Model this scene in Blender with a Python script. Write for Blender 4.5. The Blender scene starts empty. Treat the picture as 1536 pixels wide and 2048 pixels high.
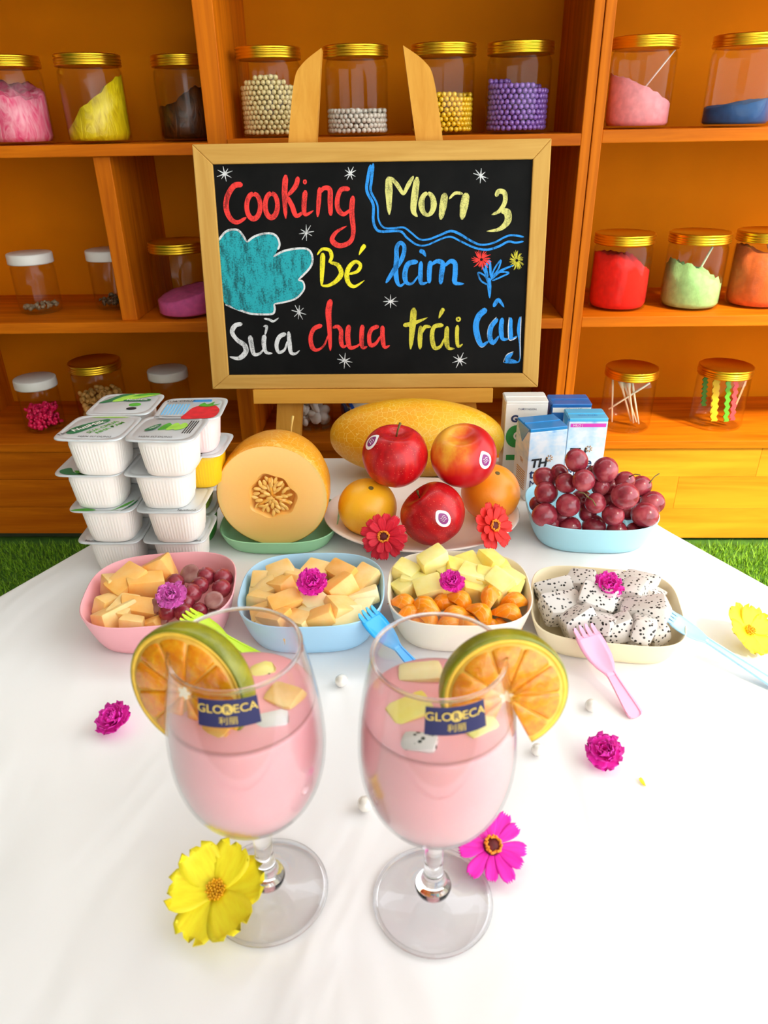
import bpy, bmesh, math, random
from mathutils import Vector, Matrix, Euler
import numpy as np
random.seed(7)
sc = bpy.context.scene
COL = sc.collection
R = math.radians
PI = math.pi

# ---------------------------------------------------------------- camera
F_PX, CX, CY = 1462.0, 768.0, 1024.0
PITCH, YAW, ROLL = R(28.2), R(2.0), R(1.0)
CAM = Vector((0, 0, .68))
FW = Vector((-math.sin(YAW)*math.cos(PITCH), math.cos(YAW)*math.cos(PITCH), -math.sin(PITCH)))
RT0 = Vector((math.cos(YAW), math.sin(YAW), 0))
DN0 = FW.cross(RT0)
RT = RT0*math.cos(ROLL) + DN0*math.sin(ROLL)
DN = -RT0*math.sin(ROLL) + DN0*math.cos(ROLL)
cd = bpy.data.cameras.new('camera')
cam = bpy.data.objects.new('camera', cd)
COL.objects.link(cam)
cam.matrix_world = Matrix(((RT.x, -DN.x, -FW.x, CAM.x), (RT.y, -DN.y, -FW.y, CAM.y), (RT.z, -DN.z, -FW.z, CAM.z), (0, 0, 0, 1)))
cd.sensor_fit = 'VERTICAL'
cd.sensor_height = 36
cd.sensor_width = 27
cd.lens = 36*F_PX/2048
cd.clip_start = .02
cd.dof.use_dof = True
cd.dof.focus_distance = .80
cd.dof.aperture_fstop = cd.lens/2.0      # 2 mm pupil of a phone lens
sc.camera = cam

# ---------------------------------------------------------------- light
world = bpy.data.worlds.new('world')
sc.world = world
world.use_nodes = True
bg = world.node_tree.nodes['Background']
bg.inputs['Color'].default_value = (.93, .97, 1, 1)
bg.inputs['Strength'].default_value = 2.9
def area(name, loc, target, size, size_y, power, col):
    l = bpy.data.lights.new(name, 'AREA')
    l.shape = 'RECTANGLE'
    l.size, l.size_y, l.energy, l.color = size, size_y, power, col
    o = bpy.data.objects.new(name, l)
    COL.objects.link(o)
    o.location = loc
    o.rotation_euler = (Vector(target) - Vector(loc)).to_track_quat('-Z', 'Y').to_euler()
    return o
sun = bpy.data.lights.new('sun', 'SUN')
sun.energy, sun.angle, sun.color = 6.5, R(9), (1, .88, .66)
so = bpy.data.objects.new('sun', sun)
COL.objects.link(so)
so.rotation_euler = (Vector((0, 0, 0)) - Vector((.40, -.50, .75))).to_track_quat('-Z', 'Y').to_euler()
vs = sc.view_settings
vs.view_transform = 'Standard'
vs.look = 'None'
vs.gamma = 1
vs.use_curve_mapping = False
vs.exposure = 0.3
sc.cycles.max_bounces = 12
sc.cycles.transparent_max_bounces = 24
sc.cycles.caustics_reflective = False
sc.cycles.caustics_refractive = True

# ---------------------------------------------------------------- helpers: sight lines onto the real surfaces
def ray(x, y):
    return FW + RT*((x - CX)/F_PX) + DN*((y - CY)/F_PX)
def lev(x, y, z):
    d = ray(x, y)
    return CAM + d*((z - CAM.z)/d.z)
def dep(x, y, Y):
    d = ray(x, y)
    return CAM + d*((Y - CAM.y)/d.y)
def onplane(x, y, p, n):
    d = ray(x, y)
    return CAM + d*((p - CAM).dot(n)/d.dot(n))
def mm(px, P):                                   # size in metres of px pixels at point P
    return px*(Vector(P) - CAM).dot(FW)/F_PX

# ---------------------------------------------------------------- helpers: scene objects
def link(o, parent=None):
    COL.objects.link(o)
    if parent is not None:
        o.parent = parent
    return o
def tag(o, label=None, cat=None, group=None, kind=None):
    if label: o['label'] = label
    if cat: o['category'] = cat
    if group: o['group'] = group
    if kind: o['kind'] = kind
    return o
def thing(name, label, cat, loc=(0, 0, 0), rot=(0, 0, 0), group=None):
    o = link(bpy.data.objects.new(name, None))
    o.empty_display_size = .02
    o.location = loc
    o.rotation_euler = rot
    return tag(o, label, cat, group)
def copy_tree(o, parent=None):
    c = o.copy()
    link(c)
    c.parent = parent
    for ch in list(o.children):
        copy_tree(ch, c)
    return c
class MB:
    def __init__(self):
        self.v, self.f, self.s = [], [], []
    def add(self, vs, fs, smooth=True, mat=None):
        n = len(self.v)
        if mat is not None:
            vs = [mat @ Vector(p) for p in vs]
        self.v += [tuple(p) for p in vs]
        self.f += [tuple(i + n for i in f) for f in fs]
        self.s += [smooth]*len(fs)
        return self
    def bm(self, b, smooth=False, mat=None):
        b.verts.index_update()
        self.add([v.co.copy() for v in b.verts], [[v.index for v in f.verts] for f in b.faces], smooth, mat)
        b.free()
        return self
    def box(self, x0, x1, y0, y1, z0, z1, bev=0, seg=2, mat=None):
        b = bmesh.new()
        bmesh.ops.create_cube(b, size=1)
        for v in b.verts:
            v.co = Vector((x0 + (v.co.x + .5)*(x1 - x0), y0 + (v.co.y + .5)*(y1 - y0), z0 + (v.co.z + .5)*(z1 - z0)))
        if bev:
            bmesh.ops.bevel(b, geom=list(b.edges), offset=bev, segments=seg, profile=.5, affect='EDGES')
        return self.bm(b, False, mat)
    def lathe(self, prof, n=32, mat=None, smooth=True, fn=None):
        vs, fs = [], []
        k = len(prof)
        rows = []
        for (r, z) in prof:
            if r < 1e-6:
                rows.append([len(vs)]); vs.append(Vector((0, 0, z)))
            else:
                rows.append(list(range(len(vs), len(vs) + n)))
                for i in range(n):
                    a = 2*PI*i/n
                    p = Vector((r*math.cos(a), r*math.sin(a), z))
                    vs.append(fn(p, a) if fn else p)
        for i in range(k - 1):
            A, B = rows[i], rows[i + 1]
            for j in range(n):
                j2 = (j + 1) % n
                if len(A) == 1 and len(B) == 1: continue
                if len(A) == 1: fs.append((A[0], B[j2], B[j]))
                elif len(B) == 1: fs.append((A[j], A[j2], B[0]))
                else: fs.append((A[j], A[j2], B[j2], B[j]))
        return self.add(vs, fs, smooth, mat)
    def tube(self, pts, rad, n=8, cap=True, mat=None):
        pts = [Vector(p) for p in pts]
        k = len(pts)
        rads = rad if isinstance(rad, (list, tuple)) else [rad]*k
        vs, fs = [], []
        up = Vector((0, 0, 1))
        for i, p in enumerate(pts):
            t = (pts[min(i + 1, k - 1)] - pts[max(i - 1, 0)]).normalized()
            u = up if abs(t.dot(up)) < .95 else Vector((1, 0, 0))
            a = t.cross(u).normalized(); b = t.cross(a)
            for j in range(n):
                w = 2*PI*j/n
                vs.append(p + (a*math.cos(w) + b*math.sin(w))*rads[i])
        for i in range(k - 1):
            for j in range(n):
                j2 = (j + 1) % n
                fs.append((i*n + j, i*n + j2, (i + 1)*n + j2, (i + 1)*n + j))
        if cap:
            fs.append(tuple(range(n))[::-1]); fs.append(tuple(range((k - 1)*n, k*n)))
        return self.add(vs, fs, True, mat)
    def loft(self, rings, close_start=False, close_end=False, mat=None, smooth=True):
        n = len(rings[0]); vs, fs = [], []
        for r in rings: vs += [Vector(p) for p in r]
        for i in range(len(rings) - 1):
            for j in range(n):
                j2 = (j + 1) % n
                fs.append((i*n + j, i*n + j2, (i + 1)*n + j2, (i + 1)*n + j))
        if close_start: fs.append(tuple(range(n))[::-1])
        if close_end: fs.append(tuple(range((len(rings) - 1)*n, len(rings)*n)))
        return self.add(vs, fs, smooth, mat)
    def prism(self, poly, h, mat=None, z0=0):      # poly in xy, extruded in z
        n = len(poly)
        vs = [Vector((p[0], p[1], z0)) for p in poly] + [Vector((p[0], p[1], z0 + h)) for p in poly]
        fs = [tuple(range(n))[::-1], tuple(range(n, 2*n))]
        for i in range(n):
            j = (i + 1) % n
            fs.append((i, j, n + j, n + i))
        return self.add(vs, fs, False, mat)
    def mesh(self, name):
        me = bpy.data.meshes.new(name)
        me.from_pydata(self.v, [], self.f)
        me.polygons.foreach_set('use_smooth', self.s)
        me.update()
        return me
    def build(self, name, mat, parent=None, label=None, autosmooth=None):
        me = self.mesh(name)
        o = link(bpy.data.objects.new(name, me), parent)
        if mat is not None: me.materials.append(mat)
        if autosmooth:
            me.set_sharp_from_angle(angle=R(autosmooth))
        if label: o['label'] = label
        return o
def fix_normals(o):
    b = bmesh.new(); b.from_mesh(o.data)
    bmesh.ops.recalc_face_normals(b, faces=b.faces)
    b.to_mesh(o.data); b.free()
    return o
def spline(pts, per=6, closed=False):
    P = [Vector(p) for p in pts]; n = len(P); out = []
    rng = range(n if closed else n - 1)
    for i in rng:
        p1, p2 = P[i], P[(i + 1) % n]
        p0 = P[(i - 1) % n] if closed or i > 0 else p1
        p3 = P[(i + 2) % n] if closed or i + 2 < n else p2
        for k in range(per):
            t = k/per
            out.append(.5*((2*p1) + (p2 - p0)*t + (2*p0 - 5*p1 + 4*p2 - p3)*t*t + (3*p1 - p0 - 3*p2 + p3)*t**3))
    if not closed: out.append(P[-1])
    return out
_fonts = {}
def text_mesh(s, size, align='CENTER', extrude=0, bold=0, shear=0):
    c = bpy.data.curves.new('lettering', 'FONT')
    c.body = s; c.size = size; c.align_x = align; c.align_y = 'CENTER'; c.extrude = extrude; c.offset = bold; c.shear = shear
    c.resolution_u = 3
    o = bpy.data.objects.new('lettering', c)
    me = bpy.data.meshes.new_from_object(o)
    bpy.data.objects.remove(o); bpy.data.curves.remove(c)
    vs = [v.co.copy() for v in me.vertices]; fs = [tuple(p.vertices) for p in me.polygons]
    bpy.data.meshes.remove(me)
    return vs, fs
def lettering(s, size, mat, parent, fn, name='lettering', label=None, bold=0, align='CENTER', shear=0):
    vs, fs = text_mesh(s, size, align, 0, bold, shear)
    m = MB().add([fn(v.x, v.y) for v in vs], fs, False)
    return m.build(name, mat, parent, label)

ORD = ['leftmost', 'second from left', 'third from left', 'fourth from left', 'fifth from left', 'sixth from left', 'seventh from left', 'eighth from left', 'ninth from left', 'tenth from left']
def ordinal(i, n):
    return 'rightmost' if i == n - 1 and n > 1 else ORD[i]

# ---------------------------------------------------------------- materials
def lin(c):
    if isinstance(c, str):
        c = [int(c[i:i + 2], 16)/255 for i in (0, 2, 4)]
    return tuple((x/12.92 if x <= .04045 else ((x + .055)/1.055)**2.4) for x in c) + (1,)
class NT:
    def __init__(self, name):
        self.m = bpy.data.materials.new(name); self.m.use_nodes = True
        self.t = self.m.node_tree; self.n = self.t.nodes; self.p = self.n['Principled BSDF']
        self.out = self.n['Material Output']
    def new(self, typ, **kw):
        x = self.n.new(typ)
        for k, v in kw.items():
            if k in x.inputs.keys(): x.inputs[k].default_value = v
            else: setattr(x, k, v)
        return x
    def l(self, a, b): self.t.links.new(a, b)
    def coord(self, scale=(1, 1, 1), kind='Object'):
        tc = self.new('ShaderNodeTexCoord'); mp = self.new('ShaderNodeMapping')
        mp.inputs['Scale'].default_value = scale
        self.l(tc.outputs[kind], mp.inputs['Vector'])
        return mp.outputs['Vector']
    def ramp(self, fac, stops, interp='LINEAR'):
        r = self.new('ShaderNodeValToRGB'); r.color_ramp.interpolation = interp
        e = r.color_ramp.elements
        while len(e) < len(stops): e.new(.5)
        for i, (p, c) in enumerate(stops):
            e[i].position = p; e[i].color = lin(c) if not (isinstance(c, tuple) and len(c) == 4) else c
        self.l(fac, r.inputs['Fac'])
        return r.outputs['Color']
    def bump(self, h, strength=.3, dist=.002):
        b = self.new('ShaderNodeBump'); b.inputs['Strength'].default_value = strength; b.inputs['Distance'].default_value = dist
        self.l(h, b.inputs['Height']); self.l(b.outputs['Normal'], self.p.inputs['Normal'])
        return b
    def noise(self, vec, scale, detail=3, rough=.5, dist=0):
        x = self.new('ShaderNodeTexNoise'); x.inputs['Scale'].default_value = scale; x.inputs['Detail'].default_value = detail
        x.inputs['Roughness'].default_value = rough; x.inputs['Distortion'].default_value = dist
        self.l(vec, x.inputs['Vector'])
        return x.outputs['Fac']
    def voro(self, vec, scale, feature='F1', rnd=1):
        x = self.new('ShaderNodeTexVoronoi'); x.feature = feature; x.inputs['Scale'].default_value = scale; x.inputs['Randomness'].default_value = rnd
        self.l(vec, x.inputs['Vector'])
        return x.outputs['Distance']
    def mix(self, fac, a, b, blend='MIX'):
        x = self.new('ShaderNodeMix', data_type='RGBA', blend_type=blend)
        for s, v in ((x.inputs[0], fac), (x.inputs[6], a), (x.inputs[7], b)):
            if hasattr(v, 'is_linked'): self.l(v, s)
            else: s.default_value = v if not isinstance(v, str) else lin(v)
        return x.outputs[2]
    def set(self, **kw):
        for k, v in kw.items():
            k = k.replace('_', ' ')
            if hasattr(v, 'is_linked'): self.l(v, self.p.inputs[k])
            else: self.p.inputs[k].default_value = v
        return self
def plain(name, col, rough=.5, var=0., scale=40, bump=0, metal=0, sss=0, sssr=.01, coat=0, spec=.5, trans=0):
    m = NT(name)
    c = lin(col)
    if var:
        f = m.noise(m.coord(), scale, 3)
        d = tuple(x*(1 - var) for x in c[:3]) + (1,); u = tuple(min(1, x*(1 + var*.6)) for x in c[:3]) + (1,)
        m.set(Base_Color=m.ramp(f, [(.3, d), (.7, u)]))
    else:
        m.set(Base_Color=c)
    m.set(Roughness=rough, Metallic=metal, Coat_Weight=coat, Specular_IOR_Level=spec)
    if sss:
        m.set(Subsurface_Weight=sss, Subsurface_Radius=(sssr, sssr*.6, sssr*.4), Subsurface_Scale=1)
    if trans: m.set(Transmission_Weight=trans)
    if bump: m.bump(m.noise(m.coord(), scale*3, 4), bump, .001)
    return m.m
def wood(name, dark, light, axis='x', rough=.5, grain=60, coat=.0, spec=.10):
    m = NT(name)
    k = {'x': (.06, 1, 1), 'y': (1, .06, 1), 'z': (1, 1, .06)}[axis]
    v = m.coord(k)
    f = m.noise(v, grain, 5, .6, .6)
    big = m.noise(m.coord({'x': (.2, 1, 1), 'y': (1, .2, 1), 'z': (1, 1, .2)}[axis]), 9, 2)
    c = m.ramp(f, [(.3, dark), (.62, light)])
    c2 = m.mix(big, dark, light)
    m.set(Base_Color=m.mix(.45, c, c2), Roughness=rough, Coat_Weight=coat, Coat_Roughness=.3, Specular_IOR_Level=spec)
    m.bump(f, .15, .001)
    return m.m
def thin_glass(name, tint=(1, 1, 1, 1), ior=1.45, rough=.02, boost=1.0, power=4.0):
    m = NT(name)
    m.n.remove(m.p)
    tr = m.new('ShaderNodeBsdfTransparent'); tr.inputs['Color'].default_value = tint
    gl = m.new('ShaderNodeBsdfGlossy'); gl.inputs['Roughness'].default_value = rough
    lw = m.new('ShaderNodeLayerWeight'); lw.inputs['Blend'].default_value = .5
    pw = m.new('ShaderNodeMath', operation='POWER'); pw.inputs[1].default_value = power; m.l(lw.outputs['Facing'], pw.inputs[0])
    f0 = ((ior - 1)/(ior + 1))**2
    ma = m.new('ShaderNodeMath', operation='MULTIPLY_ADD'); ma.inputs[1].default_value = (1 - f0)*boost; ma.inputs[2].default_value = f0; m.l(pw.outputs[0], ma.inputs[0])
    mx = m.new('ShaderNodeMixShader')
    m.l(ma.outputs[0], mx.inputs[0]); m.l(tr.outputs[0], mx.inputs[1]); m.l(gl.outputs[0], mx.inputs[2]); m.l(mx.outputs[0], m.out.inputs['Surface'])
    return m.m
def solid_glass(name, clear=0):
    m = NT(name)
    m.set(Base_Color=(1, 1, 1, 1), Roughness=.02, IOR=1.5, Transmission_Weight=1)
    if clear:
        tr = m.new('ShaderNodeBsdfTransparent'); mx = m.new('ShaderNodeMixShader'); mx.inputs[0].default_value = clear
        m.l(m.p.outputs[0], mx.inputs[1]); m.l(tr.outputs[0], mx.inputs[2]); m.l(mx.outputs[0], m.out.inputs['Surface'])
    return m.m

# ================================================================ SETTING
TZ = .28                       # table top height
YF, YB = 1.15, 1.37            # front and back of the shelving
W = {a: wood('orange_varnished_pine_' + a, '983c02', 'e47c0e', a) for a in 'xyz'}
W_LIGHT = wood('varnished_pine_panel', 'b4640a', 'eea226', 'x', grain=34)
BACK = plain('orange_painted_board', 'cc7402', .7, .10, 6, spec=.05)
DARKGAP = plain('plinth_green_grey', '4a5038', .8)

# floor with artificial turf
fl = MB().box(-2.2, 2.4, -1.2, 2.2, -.03, 0).build('floor', plain('turf_backing', '3f6a16', .9, .3, 60))
tag(fl, 'green artificial turf floor', 'floor', kind='structure')
wl = MB().box(-2.2, 2.4, 1.42, 1.47, 0, 1.6).build('wall_back', plain('cream_wall_paint', 'e8d9b8', .8, .05, 4))
tag(wl, 'cream painted wall behind the orange shelving', 'wall', kind='structure')
for nm, bx_, lb in (('added_wall_left', (-1.75, -1.70, -1.9, 1.47, 0, 2.2), 'unseen dark side wall added to shade the left'), ('added_wall_rear', (-1.75, .10, -1.95, -1.9, 0, 2.2), 'unseen cream wall added behind the viewer to shape daylight'), ('added_ceiling', (-1.75, 1.35, -1.95, 1.47, 2.2, 2.25), 'unseen grey slab added above the table to hold back daylight')):  # unseen room shell, added so daylight comes in from the right
    w_ = MB().box(*bx_).build(nm, plain(nm + '_paint', {'added_ceiling': 'c4c0b8', 'added_wall_rear': 'e8e4dc'}.get(nm, '665c50'), .8, .05, 4))  # left wall kept dark to cut bounced light
    tag(w_, lb, 'added_ceiling' if nm == 'added_ceiling' else 'wall', kind='structure')
rng = np.random.default_rng(3)
gv, gf = [], []
for (x0, x1, y0, y1, n) in ((-.95, -.26, .55, 1.14, 26000), (.24, .95, .55, 1.14, 26000)):
    xs = rng.uniform(x0, x1, n); ys = rng.uniform(y0, y1, n); an = rng.uniform(0, 2*PI, n)
    hh = rng.uniform(.008, .016, n); lx = rng.normal(0, .004, n); ly = rng.normal(0, .004, n)
    for i in range(n):
        k = len(gv); c, s = math.cos(an[i])*.0009, math.sin(an[i])*.0009
        gv += [(xs[i] - c, ys[i] - s, 0), (xs[i] + c, ys[i] + s, 0), (xs[i] + lx[i], ys[i] + ly[i], hh[i])]
        gf.append((k, k + 1, k + 2))
gm = NT('artificial_grass_blade')
gm.set(Base_Color=gm.ramp(gm.noise(gm.coord(), 220, 2), [(.3, '4f8a12'), (.7, '9cc82a')]), Roughness=.6)
g = MB(); g.v, g.f, g.s = gv, gf, [False]*len(gf)
tag(g.build('artificial_grass', gm.m), 'short green artificial grass pile around the white table', 'grass', kind='stuff')

# shelving units
def board(parent, name, x0, x1, y0, y1, z0, z1, m, bev=.0012):
    cx, cy, cz = (x0 + x1)/2, (y0 + y1)/2, (z0 + z1)/2
    o = MB().box(x0 - cx, x1 - cx, y0 - cy, y1 - cy, z0 - cz, z1 - cz, bev).build(name, m, parent)
    pl = parent.location
    o.location = (cx - pl.x, cy - pl.y, cz - pl.z)
    return o
LX = -.80
ua = thing('shelving_unit', 'wide orange pine shelving unit standing behind the chalkboard and yogurt cups', 'shelf', (-.27, YF + .11, 0))
board(ua, 'back_panel', LX, .256, YB, YB + .008, .01, 1.12, BACK)
board(ua, 'side_panel', LX, LX + .018, YF, YB, .012, 1.12, W['z'])
board(ua, 'side_panel', .2435, .2575, YF, YB, .012, 1.12, W['z'])
board(ua, 'upright', -.281, -.253, YF + .001, YB, .2, 1.10, W['z'])
board(ua, 'upright', -.4535, -.4285, YF + .012, YB, .404, .6395, W['z'])
board(ua, 'shelf_board', LX + .018, -.281, YF, YB, .640, .6555, W['x'])
board(ua, 'shelf_board', -.253, .2435, YF, YB, .644, .6595, W['x'])
board(ua, 'shelf_board', LX + .018, -.281, YF, YB, .387, .404, W['x'])
board(ua, 'shelf_board', -.253, .2435, YF, YB, .388, .404, W['x'])
board(ua, 'shelf_board', LX + .018, .2435, YF, YB, .181, .197, W['x'])
board(ua, 'top_board', LX + .018, .2435, YF, YB, 1.104, 1.12, W['x'])
board(ua, 'shelf_board', LX + .018, .2435, YF, YB, .885, .900, W['x'])
for i, (a, b) in enumerate(((.017, .071), (.072, .126), (.127, .1805))):
    board(ua, 'front_plank', LX + .019, .2430, YF + .004, YF + .018, a, b, W['x'], .0004)
board(ua, 'plinth', LX + .02, .24, YF + .02, YF + .035, 0, .018, DARKGAP)
ub = thing('shelving_unit', 'sunlit orange pine shelving unit on the right with powder jars', 'shelf', (.68, YF + .11, 0))
RX = 1.10
board(ub, 'back_panel', .26, RX, YB, YB + .008, .01, 1.12, BACK)
board(ub, 'side_panel', .2585, .2725, YF - .001, YB, .006, 1.12, W['z'])
board(ub, 'side_panel', RX - .014, RX, YF - .001, YB, .006, 1.12, W['z'])
for z in (.663, .406, .900):
    board(ub, 'shelf_board', .2725, RX - .014, YF, YB, z - .0165, z, W['x'])
board(ub, 'shelf_board', .2725, RX - .014, YF - .001, YB, .184, .198, W['x'])
board(ub, 'top_board', .2725, RX - .014, YF, YB, 1.104, 1.12, W['x'])
for (x0, x1, a, b) in ((.273, .60, .130, .1835), (.6003, RX - .0145, .130, .1835), (.273, .47, .068, .1297), (.4703, RX - .0145, .068, .1297), (.273, .66, .008, .0677), (.6603, RX - .0145, .008, .0677)):
    board(ub, 'front_plank', x0, x1, YF + .003, YF + .018, a, b, W_LIGHT, .0003)
board(ub, 'plinth', .275, RX - .02, YF + .02, YF + .035, 0, .009, DARKGAP)

# table under its cloth
CLOTH = NT('white_cotton_cloth')
cv = CLOTH.coord()
cn = CLOTH.noise(CLOTH.coord((1, .45, 1)), 11, 2, .45, 1.2)
CLOTH.set(Base_Color=CLOTH.ramp(CLOTH.noise(cv, 4, 3), [(.3, 'eceaea'), (.7, 'f6f4f2')]), Roughness=.75)
CLOTH.bump(cn, .6, .007)
TOP = [(-.222, .90), (-.60, .18), (-.60, .06), (.58, .06), (.58, .186), (.272, .725), (.250, .90)]
def inset(poly, d):
    n = len(poly); out = []
    for i in range(n):
        p0, p1, p2 = Vector(poly[i - 1]), Vector(poly[i]), Vector(poly[(i + 1) % n])
        a = (p1 - p0).normalized(); b = (p2 - p1).normalized()
        na, nb = Vector((-a.y, a.x)), Vector((-b.y, b.x))
        h = (na + nb).normalized()
        out.append(tuple(p1 + h*(d/max(.3, h.dot(na)))))
    return out
table = thing('low_table', 'low wooden table hidden under the white cloth', 'table', (0, .48, 0))
tin = [(x, y - .48) for x, y in inset(TOP, .004)]
MB().prism(tin, .018, z0=TZ - .0195).build('table_top', W['x'], table)
lg = [(-.20, .86), (.20, .86), (-.55, .10), (.53, .10)]
for (x, y) in lg:
    MB().box(x - .016, x + .016, y - .496, y - .464, 0, TZ - .0195, .002).build('leg', W['z'], table)
# cloth: flat top, rounded edge, hanging folds
out = []
n = len(TOP)
for i in range(n):
    a, b = Vector(TOP[i]), Vector(TOP[(i + 1) % n])
    k = max(4, int((b - a).length/.012))
    for j in range(k): out.append(a + (b - a)*(j/k))
def smooth_loop(P, it=6):
    for _ in range(it):
        P = [P[i]*.5 + (P[i - 1] + P[(i + 1) % len(P)])*.25 for i in range(len(P))]
    return P
out = smooth_loop(out, 4)
nrm = []
for i in range(len(out)):
    t = (out[(i + 1) % len(out)] - out[i - 1]).normalized()
    nrm.append(Vector((t.y, -t.x))*1.0)
if (out[0] + nrm[0]).length < out[0].length and False: pass
cen = Vector((0, .48))
nrm = [q if q.dot(p - cen) > 0 else -q for p, q in zip(out, nrm)]
rings = []
s_acc = 0; S = []
for i in range(len(out)):
    s_acc += (out[i] - out[i - 1]).length; S.append(s_acc)
for (off, z, amp) in ((-.03, 0, 0), (-.002, 0, 0), (.0005, -.0008, 0), (.002, -.003, 0), (.004, -.02, .001), (.007, -.06, .005), (.010, -.11, .009), (.012, -.16, .012)):
    rg = []
    for p, q, s in zip(out, nrm, S):
        w = amp*(math.sin(s*48) + .5*math.sin(s*83 + 1))
        w2 = p + q*(off + abs(amp)*.9 + w)
        rg.append((w2.x, w2.y - .48, TZ + z - 0))
    rings.append(rg)
cm = MB().loft(rings, close_start=True)
cloth = cm.build('tablecloth', CLOTH.m, autosmooth=60)
cloth.location = (0, .48, 0)
tag(cloth, 'white cotton tablecloth covering the low table', 'tablecloth')

# ================================================================ CHALKBOARD AND EASEL
YBD = .985
BL = dep(425, 778, YBD); BR = dep(1077, 775, YBD)
tilt = R(9.8)
XB = Vector((1, 0, 0)); UB = Vector((0, math.sin(tilt), math.cos(tilt))); NB = Vector((0, -math.cos(tilt), math.sin(tilt)))
B0 = Vector(((BL.x + BR.x)/2, YBD, (BL.z + BR.z)/2))             # middle of the board's lower front edge
def bd(x, y):                                                    # sight line -> board coordinates
    p = onplane(x, y, B0, NB) - B0
    return p.dot(XB), p.dot(UB)
x0, x1 = (bd(425, 778)[0] + bd(383, 285)[0])/2, (bd(1077, 775)[0] + bd(1102, 280)[0])/2
HB = (bd(383, 285)[1] + bd(1102, 280)[1])/2
brot = (-tilt, 0, 0)
FRAME_H = wood('pale_pine_frame_x', 'b98438', 'd9ab5c', 'x', .55, 70, 0)
FRAME_V = wood('pale_pine_frame_z', 'b98438', 'd9ab5c', 'z', .55, 70, 0)
EASEL = wood('easel_pine', 'c98428', 'e4a748', 'z', .5, 70, .05)
EASEL_X = wood('easel_pine_x', 'cf8a2a', 'e8ab48', 'x', .5, 70, .05)
cb = thing('chalkboard', 'framed chalkboard with colourful handwriting propped on the wooden easel', 'chalkboard', B0, brot)
ix0, ix1 = bd(436, 600)[0], bd(1050, 600)[0]
fwl = .0265
FT = .018
def rail(quad, m):
    # quad in board coords (x,u); front at y=0, depth FT towards the back
    vs = [(x, 0.0, u) for x, u in quad] + [(x, FT, u) for x, u in quad]
    b = bmesh.new()
    V = [b.verts.new(v) for v in vs]
    for f in ((3, 2, 1, 0), (4, 5, 6, 7), (0, 1, 5, 4), (1, 2, 6, 5), (2, 3, 7, 6), (3, 0, 4, 7)): b.faces.new([V[i] for i in f])
    bmesh.ops.recalc_face_normals(b, faces=b.faces)
    bmesh.ops.bevel(b, geom=list(b.edges), offset=.0012, segments=2, profile=.5, affect='EDGES')
    return MB().bm(b).build('frame_rail', m, cb)
w = .0245; wt = .0235; wb = .0195; wr = .022
rail([(x0, 0), (x1, 0), (x1 - wr, wb), (x0 + w, wb)], FRAME_H)
rail([(x0, HB), (x0 + w, HB - wt), (x1 - wr, HB - wt), (x1, HB)], FRAME_H)
rail([(x0, 0), (x0 + w, wb), (x0 + w, HB - wt), (x0, HB)], FRAME_V)
rail([(x1, 0), (x1, HB), (x1 - wr, HB - wt), (x1 - wr, wb)], FRAME_V)
bmt = NT('black_chalkboard_slate')
sm = bmt.noise(bmt.coord(), 14, 4, .6)
bmt.set(Base_Color=bmt.ramp(sm, [(.4, '080808'), (.8, '161514')]), Roughness=.7, Specular_IOR_Level=.12)
PY0 = .004
MB().box(x0 + w - .003, x1 - wr + .003, PY0, FT - .002, wb - .003, HB - wt + .003).build('slate_panel', bmt.m, cb)

def chalk(name, col, dens=.5, sc_=900):
    m = NT(name)
    f = m.noise(m.coord((1, 1, 1)), sc_, 2, .7)
    f2 = m.noise(m.coord((1, 1, .3)), 160, 2, .6)
    a = m.new('ShaderNodeMath', operation='MULTIPLY'); m.l(f, a.inputs[0]); m.l(f2, a.inputs[1])
    c = lin(col); d = tuple(x*.28 for x in c[:3]) + (1,)
    m.set(Base_Color=m.ramp(a.outputs[0], [(.14 - .1*(dens - .5), d), (.27 - .1*(dens - .5), c)]), Roughness=.9)
    return m.m
CH = {'red': chalk('red_chalk', 'f23a34', .75), 'yel': chalk('yellow_chalk', 'f0e224', .7), 'pal': chalk('pale_yellow_chalk', 'dcd67c', .55),
      'blu': chalk('blue_chalk', '2a94ea', .75), 'whi': chalk('white_chalk', 'dedede', .55), 'teal': chalk('teal_chalk', '1fa3ac', .42, 500), 'mus': chalk('mustard_chalk', 'd4c83c', .6)}
_lay = [0]
def stroke(mb, pts, ws, crop, per=7):
    ox, oy, k = crop
    P = []
    for i, p in enumerate(pts):
        u = bd(ox + p[0]*k, oy + p[1]*k)
        P.append((u[0], u[1], 0))
    pp = spline(P, per)
    n = len(pp)
    ws = [ws] if not isinstance(ws, (list, tuple)) else ws
    _lay[0] += 1
    yy = PY0 - .0003 - (_lay[0] % 9)*.00002
    sx = k*bdk
    vs, fs = [], []
    for i, p in enumerate(pp):
        t = (pp[min(i + 1, n - 1)] - pp[max(i - 1, 0)]).normalized()
        q = Vector((-t.y, t.x, 0))
        f = i/(n - 1)*(len(ws) - 1); a = int(min(f, len(ws) - 1)); b = min(a + 1, len(ws) - 1)
        wd = (ws[a] + (ws[b] - ws[a])*(f - a))*sx*.5
        endt = min(1, .35 + min(i, n - 1 - i)*.3)
        wd *= endt
        l, r = p + q*wd, p - q*wd
        vs += [(l.x, yy, l.y), (r.x, yy, r.y)]
    for i in range(n - 1): fs.append((2*i, 2*i + 1, 2*i + 3, 2*i + 2))
    mb.add(vs, fs, False)
bdk = (bd(800, 500)[0] - bd(700, 500)[0])/100       # board metres per photo pixel
K = 380/1536
CA, CBB, CC, CD = (400, 250, K), (740, 300, K), (400, 450, K), (740, 480, K)
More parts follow.
